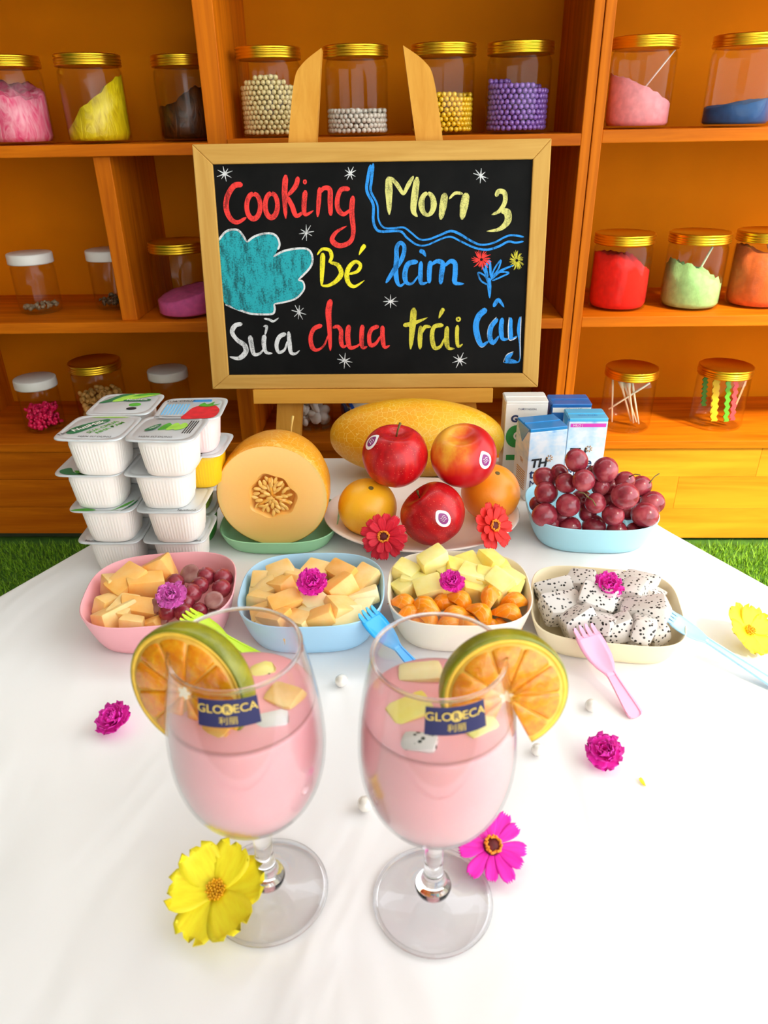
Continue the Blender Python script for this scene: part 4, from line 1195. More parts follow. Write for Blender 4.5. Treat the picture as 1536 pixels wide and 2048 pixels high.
def wob(p, a):
    r = math.hypot(p.x, p.y)
    if .012 < r < .0275:
        k = 1 + .07*math.sin(3*a + .6) + .05*math.sin(7*a + 2)
        return Vector((p.x*k, p.y*k, p.z))
    return p
MB().lathe([(Rm*.985, 0), (Rm*.75, -.0001), (.030, 0), (.0245, .0), (.0225, .0025), (.0205, .008), (.016, .012), (0, .013)], 72, fn=wob).build('flesh', flm.m, hm, autosmooth=28)
SEED = plain('golden_melon_seed', 'f2bc5c', .3, .2, 200, coat=.4)
STR = plain('wet_orange_seed_fibre', 'f4a83c', .25, .25, 200, coat=.5)
rg = random.Random(21)
k_ = MB()
for i in range(3):
    a = 2*PI*(i + .35)/3 - .3
    k_.tube([(0, 0, .004), (.009*math.cos(a), .009*math.sin(a), .0015), (.0205*math.cos(a), .0205*math.sin(a), .003)], [.0022, .0014, .0022], 6)
k_.build('seed_fibre', STR, hm)
sd = sphere_mb(1, 10, 1, 8).mesh('seed'); sd.materials.append(SEED)
pts_ = []
for _ in range(4000):
    a = rg.uniform(0, 2*PI); q_ = .0195*math.sqrt(rg.uniform(.03, 1))
    if abs((a*3/(2*PI) + .15) % 1 - .5) > .44 and q_ > .004: continue
    c_ = Vector((q_*math.cos(a), q_*math.sin(a)))
    if all((c_ - p_[0]).length > .0040 for p_ in pts_): pts_.append((c_, a, q_))
for c_, a, q_ in pts_[:46]:
    ring_ = rg.random() < .4
    o = link(bpy.data.objects.new('seed', sd), hm)
    o.location = (q_*math.cos(a), q_*math.sin(a), .0018 + rg.uniform(-.0012, .0010) + (.001 if ring_ else 0))
    o.scale = (.0043, .0021, .0013); o.rotation_euler = (rg.uniform(-.5, .5), rg.uniform(-.3, .3), a + rg.uniform(-.5, .5))
# dry stem of the half melon at its back
MB().tube([(.010, -.030, .080), (.012, -.045, .081), (.015, -.058, .079)], [.0012, .0010, .0014], 6).build('dry_stem', plain('straw_stem', 'd8b460', .7), hm)

# ================================================================ FLOWERS
def petal_mesh(L, w, up, cup, notch, frill=0, base=.25, th=.0005, peak=.72):
    rings_ = []; N = 8; A = 6
    for i in range(N):
        f = i/(N - 1)
        ww = w*(base + (1 - base)*math.sin(min(1, f/peak)*PI/2))*(1 if f < peak else math.sqrt(max(.12, 1 - ((f - peak)/(1 - peak))**2*.75)))/2
        top, bot = [], []
        for j in range(A + 1):
            y = -1 + 2*j/A
            xx = L*f - (notch*L*(math.cos(y*PI*1.5)**2)*.9 if f == 1 else 0) + (frill*L*math.sin(j*2.4)*.5 if f > .8 else 0)
            zz_ = up*f*f + cup*(y*y)*f + frill*.25*L*math.sin(j*2.1 + 1)*f
            top.append((xx, y*ww, zz_ + th*(1 - y*y) + th*.15)); bot.append((xx, y*ww, zz_ - th*.15))
        rings_.append(top + bot[::-1])
    return MB().loft(rings_, True, True)
def petal_mat(name, a, b):
    m = NT(name)
    f = m.noise(m.coord((.15, 1, 1)), 500, 3)
    m.set(Base_Color=m.ramp(f, [(.3, a), (.7, b)]), Roughness=.6, Subsurface_Weight=.12, Subsurface_Radius=(.004, .002, .002), Subsurface_Scale=1)
    return m.m
PM = {'red': petal_mat('scarlet_petal', 'd4100c', 'f0281c'), 'crim': petal_mat('crimson_petal', 'cc0424', 'ec1434'), 'mag': petal_mat('magenta_petal', 'e000a0', 'f818b8'), 'yel': petal_mat('lemon_petal', 'f4d808', 'fcec20'), 'pur': petal_mat('purple_magenta_petal', 'ec0cb0', 'ff3cc8'), 'pink': petal_mat('orchid_pink_petal', 'e048b8', 'f486d8')}
DISC = plain('dark_flower_disc', '6a1418', .7, .4, 300)
ANT = plain('orange_anther', 'f0941c', .5, .2, 300)
YANT = plain('golden_anther', 'f0b010', .5, .2, 300)
def quat(n, spin):
    return (Vector(n).normalized().to_track_quat('Z', 'Y') @ Euler((0, 0, spin)).to_quaternion()).to_euler()
def flower(label, P, n, R_, kind, col, spin=0, ant=None):
    t = thing({'zin': 'zinnia_flower', 'cos': 'cosmos_flower', 'car': 'moss_rose_flower'}[kind], label, 'flower', P, quat(n, spin))
    rg = random.Random(int(abs(P[0])*1e5))
    def pet(me, ang, tilt_, z, s=1, r0=0):
        o = link(bpy.data.objects.new('petal', me), t)
        o.rotation_euler = Euler((0, -tilt_, ang)); o.scale = (s, s, s)
        o.location = (r0*math.cos(ang), r0*math.sin(ang), z)
    if kind == 'zin':
        me = petal_mesh(R_*.80, R_*.40, -R_*.05, R_*.06, .10, 0, .30, R_*.02).mesh('petal'); me.materials.append(PM[col])
        nn = 13 if col != 'mag' else 11
        for i in range(nn): pet(me, 2*PI*i/nn + rg.uniform(-.1, .1), rg.uniform(.0, .22), 0, rg.uniform(.9, 1.05), R_*.18)
        if col != 'mag':
            for i in range(9): pet(me, 2*PI*i/9 + .3 + rg.uniform(-.1, .1), rg.uniform(.3, .5), R_*.06, rg.uniform(.72, .85), R_*.14)
        MB().lathe([(0, R_*.22), (R_*.12, R_*.20), (R_*.22, R_*.12), (R_*.26, 0), (R_*.12, -R_*.06), (0, -R_*.06)], 18).build('flower_disc', DISC, t)
        a_ = MB(); na = 13
        for i in range(na):
            a = 2*PI*i/na
            for k in range(3):
                b = a + (k - 1)*.16; r1 = R_*(.20 + rg.uniform(-.03, .03))
                a_.add(*[(lambda q: (q.v, q.f))(sphere_mb(R_*.042, 6, 1, 4))][0], True, Matrix.Translation((r1*math.cos(b), r1*math.sin(b), R_*(.17 + rg.uniform(0, .06)))))
        a_.build('anther', ANT, t, 'ring of orange anthers')
        MB().tube([(0, 0, -R_*.05), (0, 0, -R_*.2)], [R_*.09, R_*.06], 8).build('calyx', STEM, t)
    elif kind == 'cos':
        me = petal_mesh(R_*.95, R_*.88, R_*.06, R_*.10, .14, .05, .30, R_*.012, .7).mesh('petal'); me.materials.append(PM[col])
        for i in range(6): pet(me, 2*PI*i/6 + rg.uniform(-.12, .12), rg.uniform(.02, .3), (i % 2)*R_*.02, rg.uniform(.88, 1.06), R_*.06)
        a_ = MB()
        for i in range(46):
            a = i*2.4; r1 = R_*.19*math.sqrt(i/46)
            a_.add(*[(lambda q: (q.v, q.f))(sphere_mb(R_*.026, 6, 1.8, 4))][0], True, Matrix.Translation((r1*math.cos(a), r1*math.sin(a), R_*(.09 + rg.uniform(0, .05)))))
        a_.build('anther', YANT, t, 'cluster of golden anthers')
        MB().tube([(0, 0, R_*.06), (0, 0, -R_*.10)], [R_*.16, R_*.07], 10).build('calyx', YANT, t)
    else:
        me = petal_mesh(R_*.85, R_*.95, R_*.10, R_*.20, .12, .09, .25, R_*.02).mesh('petal'); me.materials.append(PM[col])
        for lay, (nn, tl, s, z) in enumerate(((9, .12, 1.05, 0), (8, .55, .95, .06), (7, .95, .82, .12), (4, 1.3, .65, .16))):
            for i in range(nn): pet(me, 2*PI*i/nn + lay*.37 + rg.uniform(-.15, .15), tl + rg.uniform(-.1, .1), R_*z, s*rg.uniform(.9, 1.1), R_*.06)
        MB().tube([(0, 0, R_*.1), (0, 0, -R_*.22)], [R_*.22, R_*.08], 8).build('calyx', STEM, t)
    return t
P = lev(768, 1068, .316); flower('crimson zinnia leaning on the plate below the left orange', P + Vector((0, -.004, 0)), (-.05, -.9, .45), mm(50, P), 'zin', 'crim')
P = lev(985, 1052, .316); flower('scarlet zinnia leaning on the plate below the right orange', P, (.55, -.65, .5), mm(50, P), 'zin', 'red')
P = lev(984, 1692, TZ + .013); flower('magenta zinnia with orange centre beside the right wine glass foot', P, (.12, -.42, .9), mm(74, P), 'zin', 'mag', .3)
P = lev(434, 1782, TZ + .016); flower('large yellow cosmos flower beside the left wine glass foot', P, (-.1, -.38, .92), mm(106, P), 'cos', 'yel', .35)
P = lev(1497, 1262, TZ + .012); flower('yellow cosmos flower cut off by the right photo edge', P, (.3, -.5, .8), mm(58, P), 'cos', 'yel', .9)
for (px, py, z, r, c, lb, n_) in ((230, 1441, TZ + .006, 37, 'pur', 'magenta moss rose on the cloth left of the left glass', (-.2, -.35, .9)), (1206, 1507, TZ + .006, 40, 'pur', 'magenta moss rose on the cloth right of the right glass', (-.1, -.35, .9)),
                               (344, 1194, TZ + .046, 32, 'pink', 'orchid pink moss rose on the grapes in the pink tray', (.1, -.55, .8)), (624, 1169, TZ + .048, 33, 'pur', 'magenta moss rose on the melon in the sky blue tray', (.1, -.5, .85)),
                               (903, 1166, TZ + .044, 27, 'pur', 'magenta moss rose on the apple cubes in the cream tray', (0, -.5, .85)), (1214, 1174, TZ + .040, 31, 'pur', 'magenta moss rose on the dragon fruit', (0, -.5, .85))):
    P = lev(px, py, z); flower(lb, P, n_, mm(r, P), 'car', c)
# loose pearls and a fallen petal
for (px, py, r, lb) in ((683, 1364, 13, 'white pearl bead on the cloth midway between the two glasses and trays'), (1183, 1413, 13, 'white pearl bead on the cloth beside the pink fork handle'), (1075, 1501, 13, 'white pearl bead under the right orange slice'), (731, 1611, 16.5, 'white pearl bead on the cloth between the two glass stems'), (441, 1606, 16, 'white pearl bead half hidden behind the left glass bowl')):
    P = lev(px, py, TZ + .004); r_ = mm(r, P)
    o = sphere_mb(r_, 24, 1, 16).build('pearl_bead', PW); o.location = (P.x, P.y, TZ + r_ + .0003)
    tag(o, lb, 'bead', 'loose pearl beads')
P = lev(1291, 1572, TZ + .001)
o = petal_mesh(.006, .003, .0015, .0004, .1).build('fallen_petal', PM['yel']); place(o, P, (0, 0, 2)); tag(o, 'tiny yellow petal scrap on the cloth at the right', 'petal')

# ================================================================ FORKS
def fork(label, tip_px, tip_z, end_px, end_z, w, col, length=None):
    A, B = lev(*tip_px, tip_z), lev(*end_px, end_z)
    d = (B - A); L = d.length
    if length: L = length
    x = d.normalized(); y = Vector((0, 0, 1)).cross(x).normalized(); z = x.cross(y)
    mat_ = plain('fork_plastic_' + label.split()[0] + '_' + label.split()[1], col, .35, coat=.25, sss=.15, sssr=.004)
    t = thing('plastic_fork', label, 'fork', A, Matrix((x, y, z)).transposed().to_euler())
    m = MB(); rings_ = []
    hl = w*2.0
    st = [(.36, .95, .0), (.5, 1.0, -.0010), (.75, 1.03, -.0022), (1.0, 1.0, -.0028), (1.3, .92, -.0028), (1.6, .72, -.0020), (1.85, .46, -.0008), (2.0, .36, 0)]
    for (f, ww, dz) in st:
        top, bot = [], []
        for j in range(7):
            yy_ = -1 + j/3
            zz_ = dz*(1 - .75*yy_*yy_)
            top.append((f*w, yy_*w*.5*ww, zz_ + .0007)); bot.append((f*w, yy_*w*.5*ww, zz_ - .0007))
        rings_.append(top + bot[::-1])
    m.loft(rings_, True, True)
    for k in range(4):
        yc = (-.375 + .25*k)*w*.95; hw = w*.085; l0 = 0 if k in (1, 2) else .05*w
        m.loft([[(.45*w, yc - hw, .0006), (.45*w, yc + hw, .0006), (.45*w, yc + hw, -.0006), (.45*w, yc - hw, -.0006)], [(.15*w, yc - hw*.9, .0010), (.15*w, yc + hw*.9, .0010), (.15*w, yc + hw*.9, -.0002), (.15*w, yc - hw*.9, -.0002)], [(l0 - .02*w, yc - hw*.4, .0018), (l0 - .02*w, yc + hw*.4, .0018), (l0 - .02*w, yc + hw*.4, .0009), (l0 - .02*w, yc - hw*.4, .0009)]], True, True, smooth=False)
    m.build('fork_head', mat_, t)
    h = MB(); rings_ = []
    x0_ = 1.9*w
    for (f, ww) in ((0, .36), (.12, .36), (.35, .42), (.6, .50), (.8, .56), (.93, .56), (.98, .44), (1, .2)):
        xx = x0_ + (L - x0_)*f; hw = ww*w*.5; e = .0009; rim = .0011
        rings_.append([(xx, -hw, rim), (xx, -hw*.72, rim), (xx, -hw*.62, .0002), (xx, hw*.62, .0002), (xx, hw*.72, rim), (xx, hw, rim), (xx, hw, -e), (xx, -hw, -e)])
    h.loft(rings_, True, True, smooth=False).build('handle', mat_, t)
    return t
fork('rose pink plastic fork leaning on the beige tray', (1164, 1252), TZ + .0345, (1274, 1434), TZ + .0018, .0230, 'f7a6c4')
fork('baby blue plastic fork leaning on the beige tray corner', (1332, 1228), TZ + .0320, (1570, 1382), TZ + .0018, .0190, 'a4d4f4')
fork('azure blue plastic fork between the sky blue and cream trays', (728, 1220), TZ + .0400, (846, 1352), TZ + .0050, .0215, '18a8f0', .078)
fork('lime green plastic fork resting on the pink tray', (368, 1228), TZ + .0420, (525, 1320), TZ + .0120, .0205, 'c4ea1c', .080)

# ================================================================ WINE GLASSES
WG = thin_glass('wine_glass_bowl', (.985, .98, .985, 1), 1.40, .01, .9, 3.0)
SG = solid_glass('wine_glass_stem')
FG = thin_glass('wine_glass_foot', (.975, .97, .975, 1), 1.42, .01, .8, 3.0)
NAVY = plain('navy_label', '1c1450', .4)
GTXT = plain('gold_print', 'd8b458', .4)
BOWL = [(.0062, .0675), (.012, .0692), (.020, .0735), (.0285, .0815), (.0345, .092), (.0382, .105), (.0395, .118), (.0393, .130), (.0380, .145), (.0357, .160), (.0334, .172), (.0316, .181)]
def bowl_r(z):
    for (r0, z0), (r1, z1) in zip(BOWL, BOWL[1:]):
        if z0 <= z <= z1: return r0 + (r1 - r0)*(z - z0)/(z1 - z0)
    return BOWL[-1][0]
bs = [(p.x, p.y) for p in spline([(r, z, 0) for r, z in BOWL], 4)]
DRINK = plain('pink_yogurt_drink', 'f8b0b4', .4, .06, 30, sss=.3, sssr=.006)
LEVEL = .1495
def wine_glass(label, P, label_px, drink_label, tilt_=0):
    t = thing('wine_glass', label, 'glass', P)
    th = .0011
    inner = [(max(0, r - th), z + (th if i < 3 else 0)) for i, (r, z) in enumerate(bs)]
    MB().lathe([(0, .0668)] + bs + [(bs[-1][0] - th*.5, .1816)] + inner[::-1] + [(0, inner[0][1])], 64).build('bowl', WG, t)
    MB().lathe([(0, 0), (.0325, 0), (.0341, .0009), (.0343, .0018), (.0336, .0026), (.026, .0040), (.018, .0062), (.0125, .0092), (.0098, .0118), (0, .0118)], 56).build('foot', FG, t)
    MB().lathe([(.0334 + .0012*math.cos(2*PI*k/10), .0016 + .0011*math.sin(2*PI*k/10)) for k in range(11)], 64).build('foot_rim', SG, t)
    MB().lathe([(0, .0120), (.0098, .0120), (.0104, .0145), (.0096, .0170), (.0070, .0195), (.0058, .024), (.0053, .036), (.0054, .052), (.0060, .062), (.0072, .0662), (0, .0662)], 56).build('stem', SG, t)
    rr_ = BOWL[-1][0] - th*.5
    MB().lathe([(rr_ + .0010*math.cos(2*PI*k/10), .1812 + .0010*math.sin(2*PI*k/10)) for k in range(11)], 64).build('rim', SG, t)
    # printed label on the bowl
    q = dep(label_px[0], label_px[1], P[1] - .0365); zc = q.z - P[2]; r = bowl_r(zc); ph0 = math.asin(max(-.95, min(.95, (q.x - P[0])/r)))
    def wrap(u, v, off=.0004):
        z = zc + v*.985; rr = bowl_r(z) + off; a = ph0 + u/r
        return Vector((rr*math.sin(a), -rr*math.cos(a), z))
    Wl, Hl = .0272, .0138
    vs, fs = [], []; nu, nv = 16, 4
    for j in range(nv + 1):
        for i in range(nu + 1): vs.append(wrap((i/nu - .5)*Wl, (j/nv - .5)*Hl))
    for j in range(nv):
        for i in range(nu): a = j*(nu + 1) + i; fs.append((a, a + 1, a + nu + 2, a + nu + 1))
    lb = MB().add(vs, fs, True).build('label', NAVY, t, 'navy printed label')
    lettering('GLO', .0058, GTXT, lb, lambda x, y: wrap(x - .0078, y + .0024, .0008), bold=.00006)
    lettering('ECA', .0058, GTXT, lb, lambda x, y: wrap(x + .0078, y + .0024, .0008), bold=.00006)
    dv_, df_ = [wrap(0, .0024, .0007)], []
    for i in range(20): dv_.append(wrap(.0027*math.cos(2*PI*i/20), .0024 + .0027*math.sin(2*PI*i/20), .0007)); df_.append((0, 1 + i, 1 + (i + 1) % 20))
    MB().add(dv_, df_, False).build('emblem', GTXT, lb)
    lettering('R', .0046, NAVY, lb, lambda x, y: wrap(x, y + .0024, .0010))
    lettering('利丽', .0042, GTXT, lb, lambda x, y: wrap(x, y - .0034, .0008))
    # the drink: a thing of its own inside the bowl
    pr = [(0, inner[1][1] + .0006)]
    for r_, z_ in inner:
        if z_ < LEVEL and r_ > .004: pr.append((r_ - .0004, z_ + .0004))
    rl = bowl_r(LEVEL) - th - .0003
    pr += [(rl, LEVEL - .0006), (rl - .001, LEVEL), (0, LEVEL - .0004)]
    d = MB().lathe(pr, 56).build('yogurt_drink', DRINK); d.location = P
    tag(d, drink_label, 'drink', 'pink yogurt drinks')
    return t
GLp, GRp = Vector((-.0810, .2722, TZ + .0004)), Vector((.0150, .2680, TZ + .0004))
wine_glass('wine glass with pink yogurt beside the yellow flower', GLp, (453, 1437), 'pink yogurt drink in the glass beside the yellow flower')
wine_glass('wine glass with pink yogurt beside the magenta zinnia', GRp, (914, 1453), 'pink yogurt drink in the glass beside the magenta zinnia')
ZS = TZ + LEVEL
def floater(px, py, s, mat_, lb, seed, rz=0, dz=-.0018, flat=.6):
    P = lev(px, py, ZS + dz)
    o = chunk_mesh(s[0]*.85, s[1]*.85, s[1]*flat, seed, .18, .0034).build('fruit_piece', mat_, autosmooth=34); place(o, P, (R(8), R(-6), R(rz))); tag(o, lb, 'fruit piece', 'fruit pieces floating in the drinks')
floater(525, 1345, (.020, .014), APL[0], 'yellow fruit piece at the back of the left drink', 71, 20)
floater(572, 1398, (.026, .020), MEL[0], 'peach fruit piece at the right side of the left drink', 72, -30)
floater(545, 1445, (.022, .014), plain('white_pulp', 'eee6e2', .35, sss=.2), 'white pulp piece at the middle of the left drink', 73, 10)
floater(405, 1395, (.018, .015), MEL[2], 'pale fruit piece at the left side of the left drink', 74, 0)
floater(430, 1462, (.022, .014), MEL[1], 'orange fruit piece at the front of the left drink', 75, -20)
floater(845, 1352, (.032, .019), MEL[2], 'pale melon slice at the back of the right drink', 76, 0)
floater(815, 1425, (.030, .020), APL[1], 'yellow apple piece in the middle of the right drink', 77, 25)
floater(960, 1455, (.024, .018), APL[0], 'yellow apple piece near the label of the right drink', 78, 30)
floater(838, 1492, (.024, .016), DRG, 'seeded dragon fruit piece at the front of the right drink', 79, -8)
floater(940, 1390, (.018, .012), MEL[0], 'peach piece behind the orange slice of the right drink', 80, 40)

# orange slices hung on the rims
pul = NT('orange_slice_pulp')
pf = pul.noise(pul.coord(), 260, 3, .6)
pul.set(Base_Color=pul.ramp(pf, [(.3, 'f27a00'), (.55, 'fc9404'), (.78, 'ffb024')]), Roughness=.25, Subsurface_Weight=.35, Subsurface_Radius=(.01, .004, .001), Subsurface_Scale=1, Coat_Weight=.3)
pul.bump(pf, .5, .0015)
rdm = NT('green_yellow_orange_rind')
rdm.set(Base_Color=rdm.ramp(rdm.noise(rdm.coord(), 60, 3), [(.3, '6c7008'), (.55, '92900c'), (.75, 'b89c10')]), Roughness=.35, Coat_Weight=.25)
rdm.bump(rdm.voro(rdm.coord(), 700), .2, .0008)
PITH = plain('pale_yellow_pith', 'f9c444', .6, .15, 120)
MEMB = plain('orange_membrane', 'fdc050', .5, .15, 120)
CORE = plain('white_pith_core', 'fdf0d0', .7)
def orange_slice(label, P, n, R_, th, gap0, gap1, spin):
    """disc in the local xy plane, +z to the viewer; angles gap0..gap1 (degrees) cut away"""
    nv = Vector(n).normalized(); up = Vector((0, 0, 1)); xl = up.cross(nv).normalized(); yl = nv.cross(xl)
    t = thing('orange_slice', label, 'orange slice', P, Matrix((xl, yl, nv)).transposed().to_euler())
    a0, a1 = R(gap1), R(gap0 + 360)
    N = 60
    def arc(m, prof, mt_, nm, A0=a0, A1=a1, N=N):
        rings_ = []
        for i in range(N + 1):
            a = A0 + (A1 - A0)*i/N
            rings_.append([(r*math.cos(a), r*math.sin(a), z) for r, z in prof])
        return fix_normals(m.loft(rings_, True, True).build(nm, mt_, t))
    arc(MB(), [(R_*.955, 0), (R_*.985, -.0006), (R_, -.002), (R_*1.004, -th*.5), (R_, -th + .002), (R_*.985, -th), (R_*.955, -th), (R_*.955, -th*.5)], rdm.m, 'rind')
    arc(MB(), [(R_*.885, .0), (R_*.9548, 0), (R_*.9548, -th), (R_*.885, -th)], PITH, 'pith')
    arc(MB(), [(R_*.0, .0003), (R_*.884, .0003), (R_*.884, -th + .0008), (R_*.0, -th + .0008)], MEMB, 'membrane')
    nseg = 10
    for i in range(nseg):
        s0 = R(spin) + 2*PI*i/nseg + .018; s1 = R(spin) + 2*PI*(i + 1)/nseg - .018
        for kshift in (-2*PI, 0, 2*PI):
            b0, b1 = max(s0 + kshift, a0), min(s1 + kshift, a1)
            if b1 - b0 < .16: continue
            rings_ = []; mid = (b0 + b1)/2; M_ = 10
            for j in range(M_ + 1):
                f = j/M_; a = b0 + (b1 - b0)*f; e = math.sin(PI*f)**.35 if 0 < f < 1 else .0
                rin = R_*(.10 + .06*(1 - e)); rout = R_*(.872 - .035*(1 - e)); zt = .0005 + .0004*e
                rings_.append([(rin*math.cos(a), rin*math.sin(a), -.001), (rin*1.12*math.cos(a), rin*1.12*math.sin(a), zt), ((rin + rout)/2*math.cos(a), (rin + rout)/2*math.sin(a), zt + .0003), (rout*.97*math.cos(a), rout*.97*math.sin(a), zt), (rout*math.cos(a), rout*math.sin(a), -.001)])
            fix_normals(MB().loft(rings_, True, True).build('pulp_segment', pul.m, t))
    c = MB(); q_ = []
    for i in range(20):
        a = 2*PI*i/20; rr = R_*(.085 + .03*math.sin(5*a + R(spin)*5)); q_.append((rr*math.cos(a), rr*math.sin(a)))
    c.prism(q_, .0022, z0=-.0012); c.build('core', CORE, t)
    return t
PL_ = dep(370, 1384, .262); PR_ = dep(1012, 1392, .262)
orange_slice('green-rimmed orange slice hung on the rim of the left glass', PL_, (-.32, -.90, .16), mm(137, PL_), .0110, 262, 275, 12)
orange_slice('green-rimmed orange slice with a notch on the right glass rim', PR_, (.12, -.95, .18), mm(131, PR_), .0100, 246, 296, 0)

# ================================================================ MILK CARTONS
def carton_mat(name, top, low, cloud):
    m = NT(name); tc = m.new('ShaderNodeTexCoord'); s = m.new('ShaderNodeSeparateXYZ'); m.l(tc.outputs['Object'], s.inputs[0])
    f = m.noise(m.coord((1, 1, 1.4)), 46, 4, .55)
    cl = m.ramp(f, [(.40, low), (.58, cloud), (.70, top)])
    mr = m.new('ShaderNodeMapRange'); mr.inputs[1].default_value = .034; mr.inputs[2].default_value = .062; m.l(s.outputs['Z'], mr.inputs[0])
    m.set(Base_Color=m.mix(mr.outputs[0], low, cl), Roughness=.3, Coat_Weight=.3)
    return m.m
SKY = carton_mat('sky_printed_carton', '5aa8e4', 'e4e8ee', 'bcd8ee')
CBLUE = plain('carton_blue_top', '1a86c8', .35, .06, 60, coat=.3)
CCYAN = plain('carton_cyan_top', '4cb4e0', .35, .06, 60, coat=.3)
CDARK = plain('carton_deep_blue', '1668b4', .35, .06, 60, coat=.3)
CWHITE = plain('carton_white', 'f0ece4', .4, .03, 40)
INK = plain('black_print', '16161c', .5)
DBLUE = plain('dark_blue_print', '1c2c5c', .5)
CGREEN = plain('green_print', '2c9440', .5, .2, 100)
MAGP = plain('magenta_print', 'd838b0', .5)
OCH = plain('ochre_print', 'c8862c', .5)
def carton(label, x, y, rot, w, d, h, body, top, topcap=.004, ears=True):
    t = thing('milk_carton', label, 'carton', (x, y, TZ + .0006), (0, 0, R(rot)), 'milk cartons behind the grapes')
    MB().box(0, w, 0, d, 0, h - topcap, .0008).build('carton_body', body, t)
    MB().box(.0002, w - .0002, .0002, d - .0002, h - topcap, h, .0008).build('carton_top', top, t)
    MB().box(.001, w - .001, d*.47, d*.53, h - .0004, h + .0009, .0003).build('seam_flap', top, t)
    if ears:
        for sx in (0, 1):
            xe = -.0006 if sx == 0 else w - .0004
            m = MB(); tri = [(d*.06, h - .001), (d*.94, h - .001), (d*.5, h - d*.55)]
            vs = [(xe, a, b) for a, b in tri] + [(xe + .001, a, b) for a, b in tri]
            fix_normals(m.add(vs, [(0, 1, 2), (5, 4, 3), (0, 1, 4, 3), (1, 2, 5, 4), (2, 0, 3, 5)], False).build('folded_ear', top if body is SKY else body, t))
    return t
def front(dx, dz): return lambda u, v: Vector((dx + u, -.0005, dz + v))
def burst(t, cx_, cz, r, mt_):
    m = MB()
    for i in range(8):
        a = R(20 + 45*i)
        m.tube([(cx_ + r*.4*math.cos(a), -.0004, cz + r*.4*math.sin(a)), (cx_ + r*math.cos(a), -.0004, cz + r*math.sin(a))], [.0003, .0006], 5)
    m.build('sun_emblem', mt_, t)
HC = .0905
tA = carton('blue-topped sky print milk carton standing between orange and grapes', .1393, .7710, 14, .0455, .040, HC, SKY, CBLUE)
tB = carton('cyan-topped sky print milk carton with magenta band behind the grapes', .1895, .8045, 0, .0450, .034, HC, SKY, CCYAN)
for t_, nm in ((tA, 'A'), (tB, 'B')):
    lettering('TH', .0150, INK, t_, front(.0135, .0475), shear=.12, bold=.0005)
    burst(t_, .0262, .0525, .0042, OCH)
    lettering('true', .0170, DBLUE, t_, front(.0175, .0345), bold=.0003)
    lettering('MILK', .0130, DBLUE, t_, front(.0175, .0215))
    lettering('TIỆT TRÙNG', .0034, DBLUE, t_, front(.0175, .0110))
    m_ = MB()
    for k in range(9): m_.box(-.0004, 0, .006, .030, .012 + k*.0028, .0128 + k*.0028)
    m_.build('side_print', OCH, t_)
    lettering('TH', .008, OCH, t_, lambda u, v: Vector((-.0005, .018 - u, .046 + v)))
bnd = MB().box(.002, .0430, -.0004, 0, HC - .0105, HC - .0062).build('print_band', MAGP, tB, 'magenta band')
lettering('HILO |', .0040, CWHITE, bnd, lambda u, v: Vector((.0105 + u, -.0007, HC - .0083 + v)))
lettering('SỮA TƯƠI', .0050, CBLUE, tB, lambda u, v: Vector((.023 + u, .010 + v*1.2, HC + .0004)))
tD = carton('deep blue milk carton mostly hidden behind the cyan-topped one', .1770, .8480, 0, .0480, .036, .0925, CDARK, CDARK)
MB().box(.001, .047, -.0004, 0, .082, .088).build('print_band', CWHITE, tD, 'white band')
lettering('SỮA TƯƠI', .0050, DBLUE, tD, front(.026, .085))
tW = carton('white milk carton with green mascot-free circle print behind blue one', .1215, .8500, 0, .0510, .036, .0955, CWHITE, CWHITE, .003)
tW['label'] = 'white and green milk carton at the back beside the big melon'
lettering('G', .0120, DBLUE, tW, front(.0115, .0730), bold=.0006)
m_ = MB(); m_.prism([(.013*math.cos(2*PI*i/24), .015*math.sin(2*PI*i/24)) for i in range(24)], .0004)
gdisc = m_.build('green_circle', CGREEN, tW); gdisc.location = (.0150, -.0001, .0500); gdisc.rotation_euler = (R(90), 0, 0)
lettering('G', .0150, CWHITE, tW, lambda u, v: Vector((.0165 + u, -.0009, .0505 + v)), bold=.0005)
lettering('THƠM NGON', .0036, DBLUE, tW, front(.026, .0855))
gb = MB().box(.004, .020, -.0004, 0, .018, .025).build('print_band', CGREEN, tW)

# ================================================================ YOGURT PACKS
CUPH, LIDT = .0372, .0016
_al = {}
def arc_angles(e, n):
    if (e, n) not in _al:
        P = [Vector((math.copysign(abs(math.cos(t))**(2/e), math.cos(t)), math.copysign(abs(math.sin(t))**(2/e), math.sin(t)))) for t in [2*PI*i/4000 for i in range(4001)]]
        d = [0.0]
        for i in range(4000): d.append(d[-1] + (P[i + 1] - P[i]).length)
        ts, j = [], 0
        for i in range(n):
            while d[j + 1] < d[-1]*i/n: j += 1
            ts.append(2*PI*j/4000)
        _al[(e, n)] = ts
    return _al[(e, n)]
def ring_sq(a, z, e=3.4, ribs=0, n=232, amp=0):
    o = []
    for i, t in enumerate(arc_angles(e, n)):
        c, s = math.cos(t), math.sin(t)
        x, y = a*math.copysign(abs(c)**(2/e), c), a*math.copysign(abs(s)**(2/e), s)
        k = 1 + (amp/a)*(.5 + .5*math.cos(i*PI/2)) if amp else 1
        o.append((x*k, y*k, z))
    return o
cupm = MB().loft([ring_sq(.0205, 0), ring_sq(.0218, .0012), ring_sq(.0222, .0050), ring_sq(.0223, .0062, amp=.0006), ring_sq(.0248, .0290, amp=.0006), ring_sq(.0250, .0305), ring_sq(.0258, CUPH)], True, True).mesh('cup')
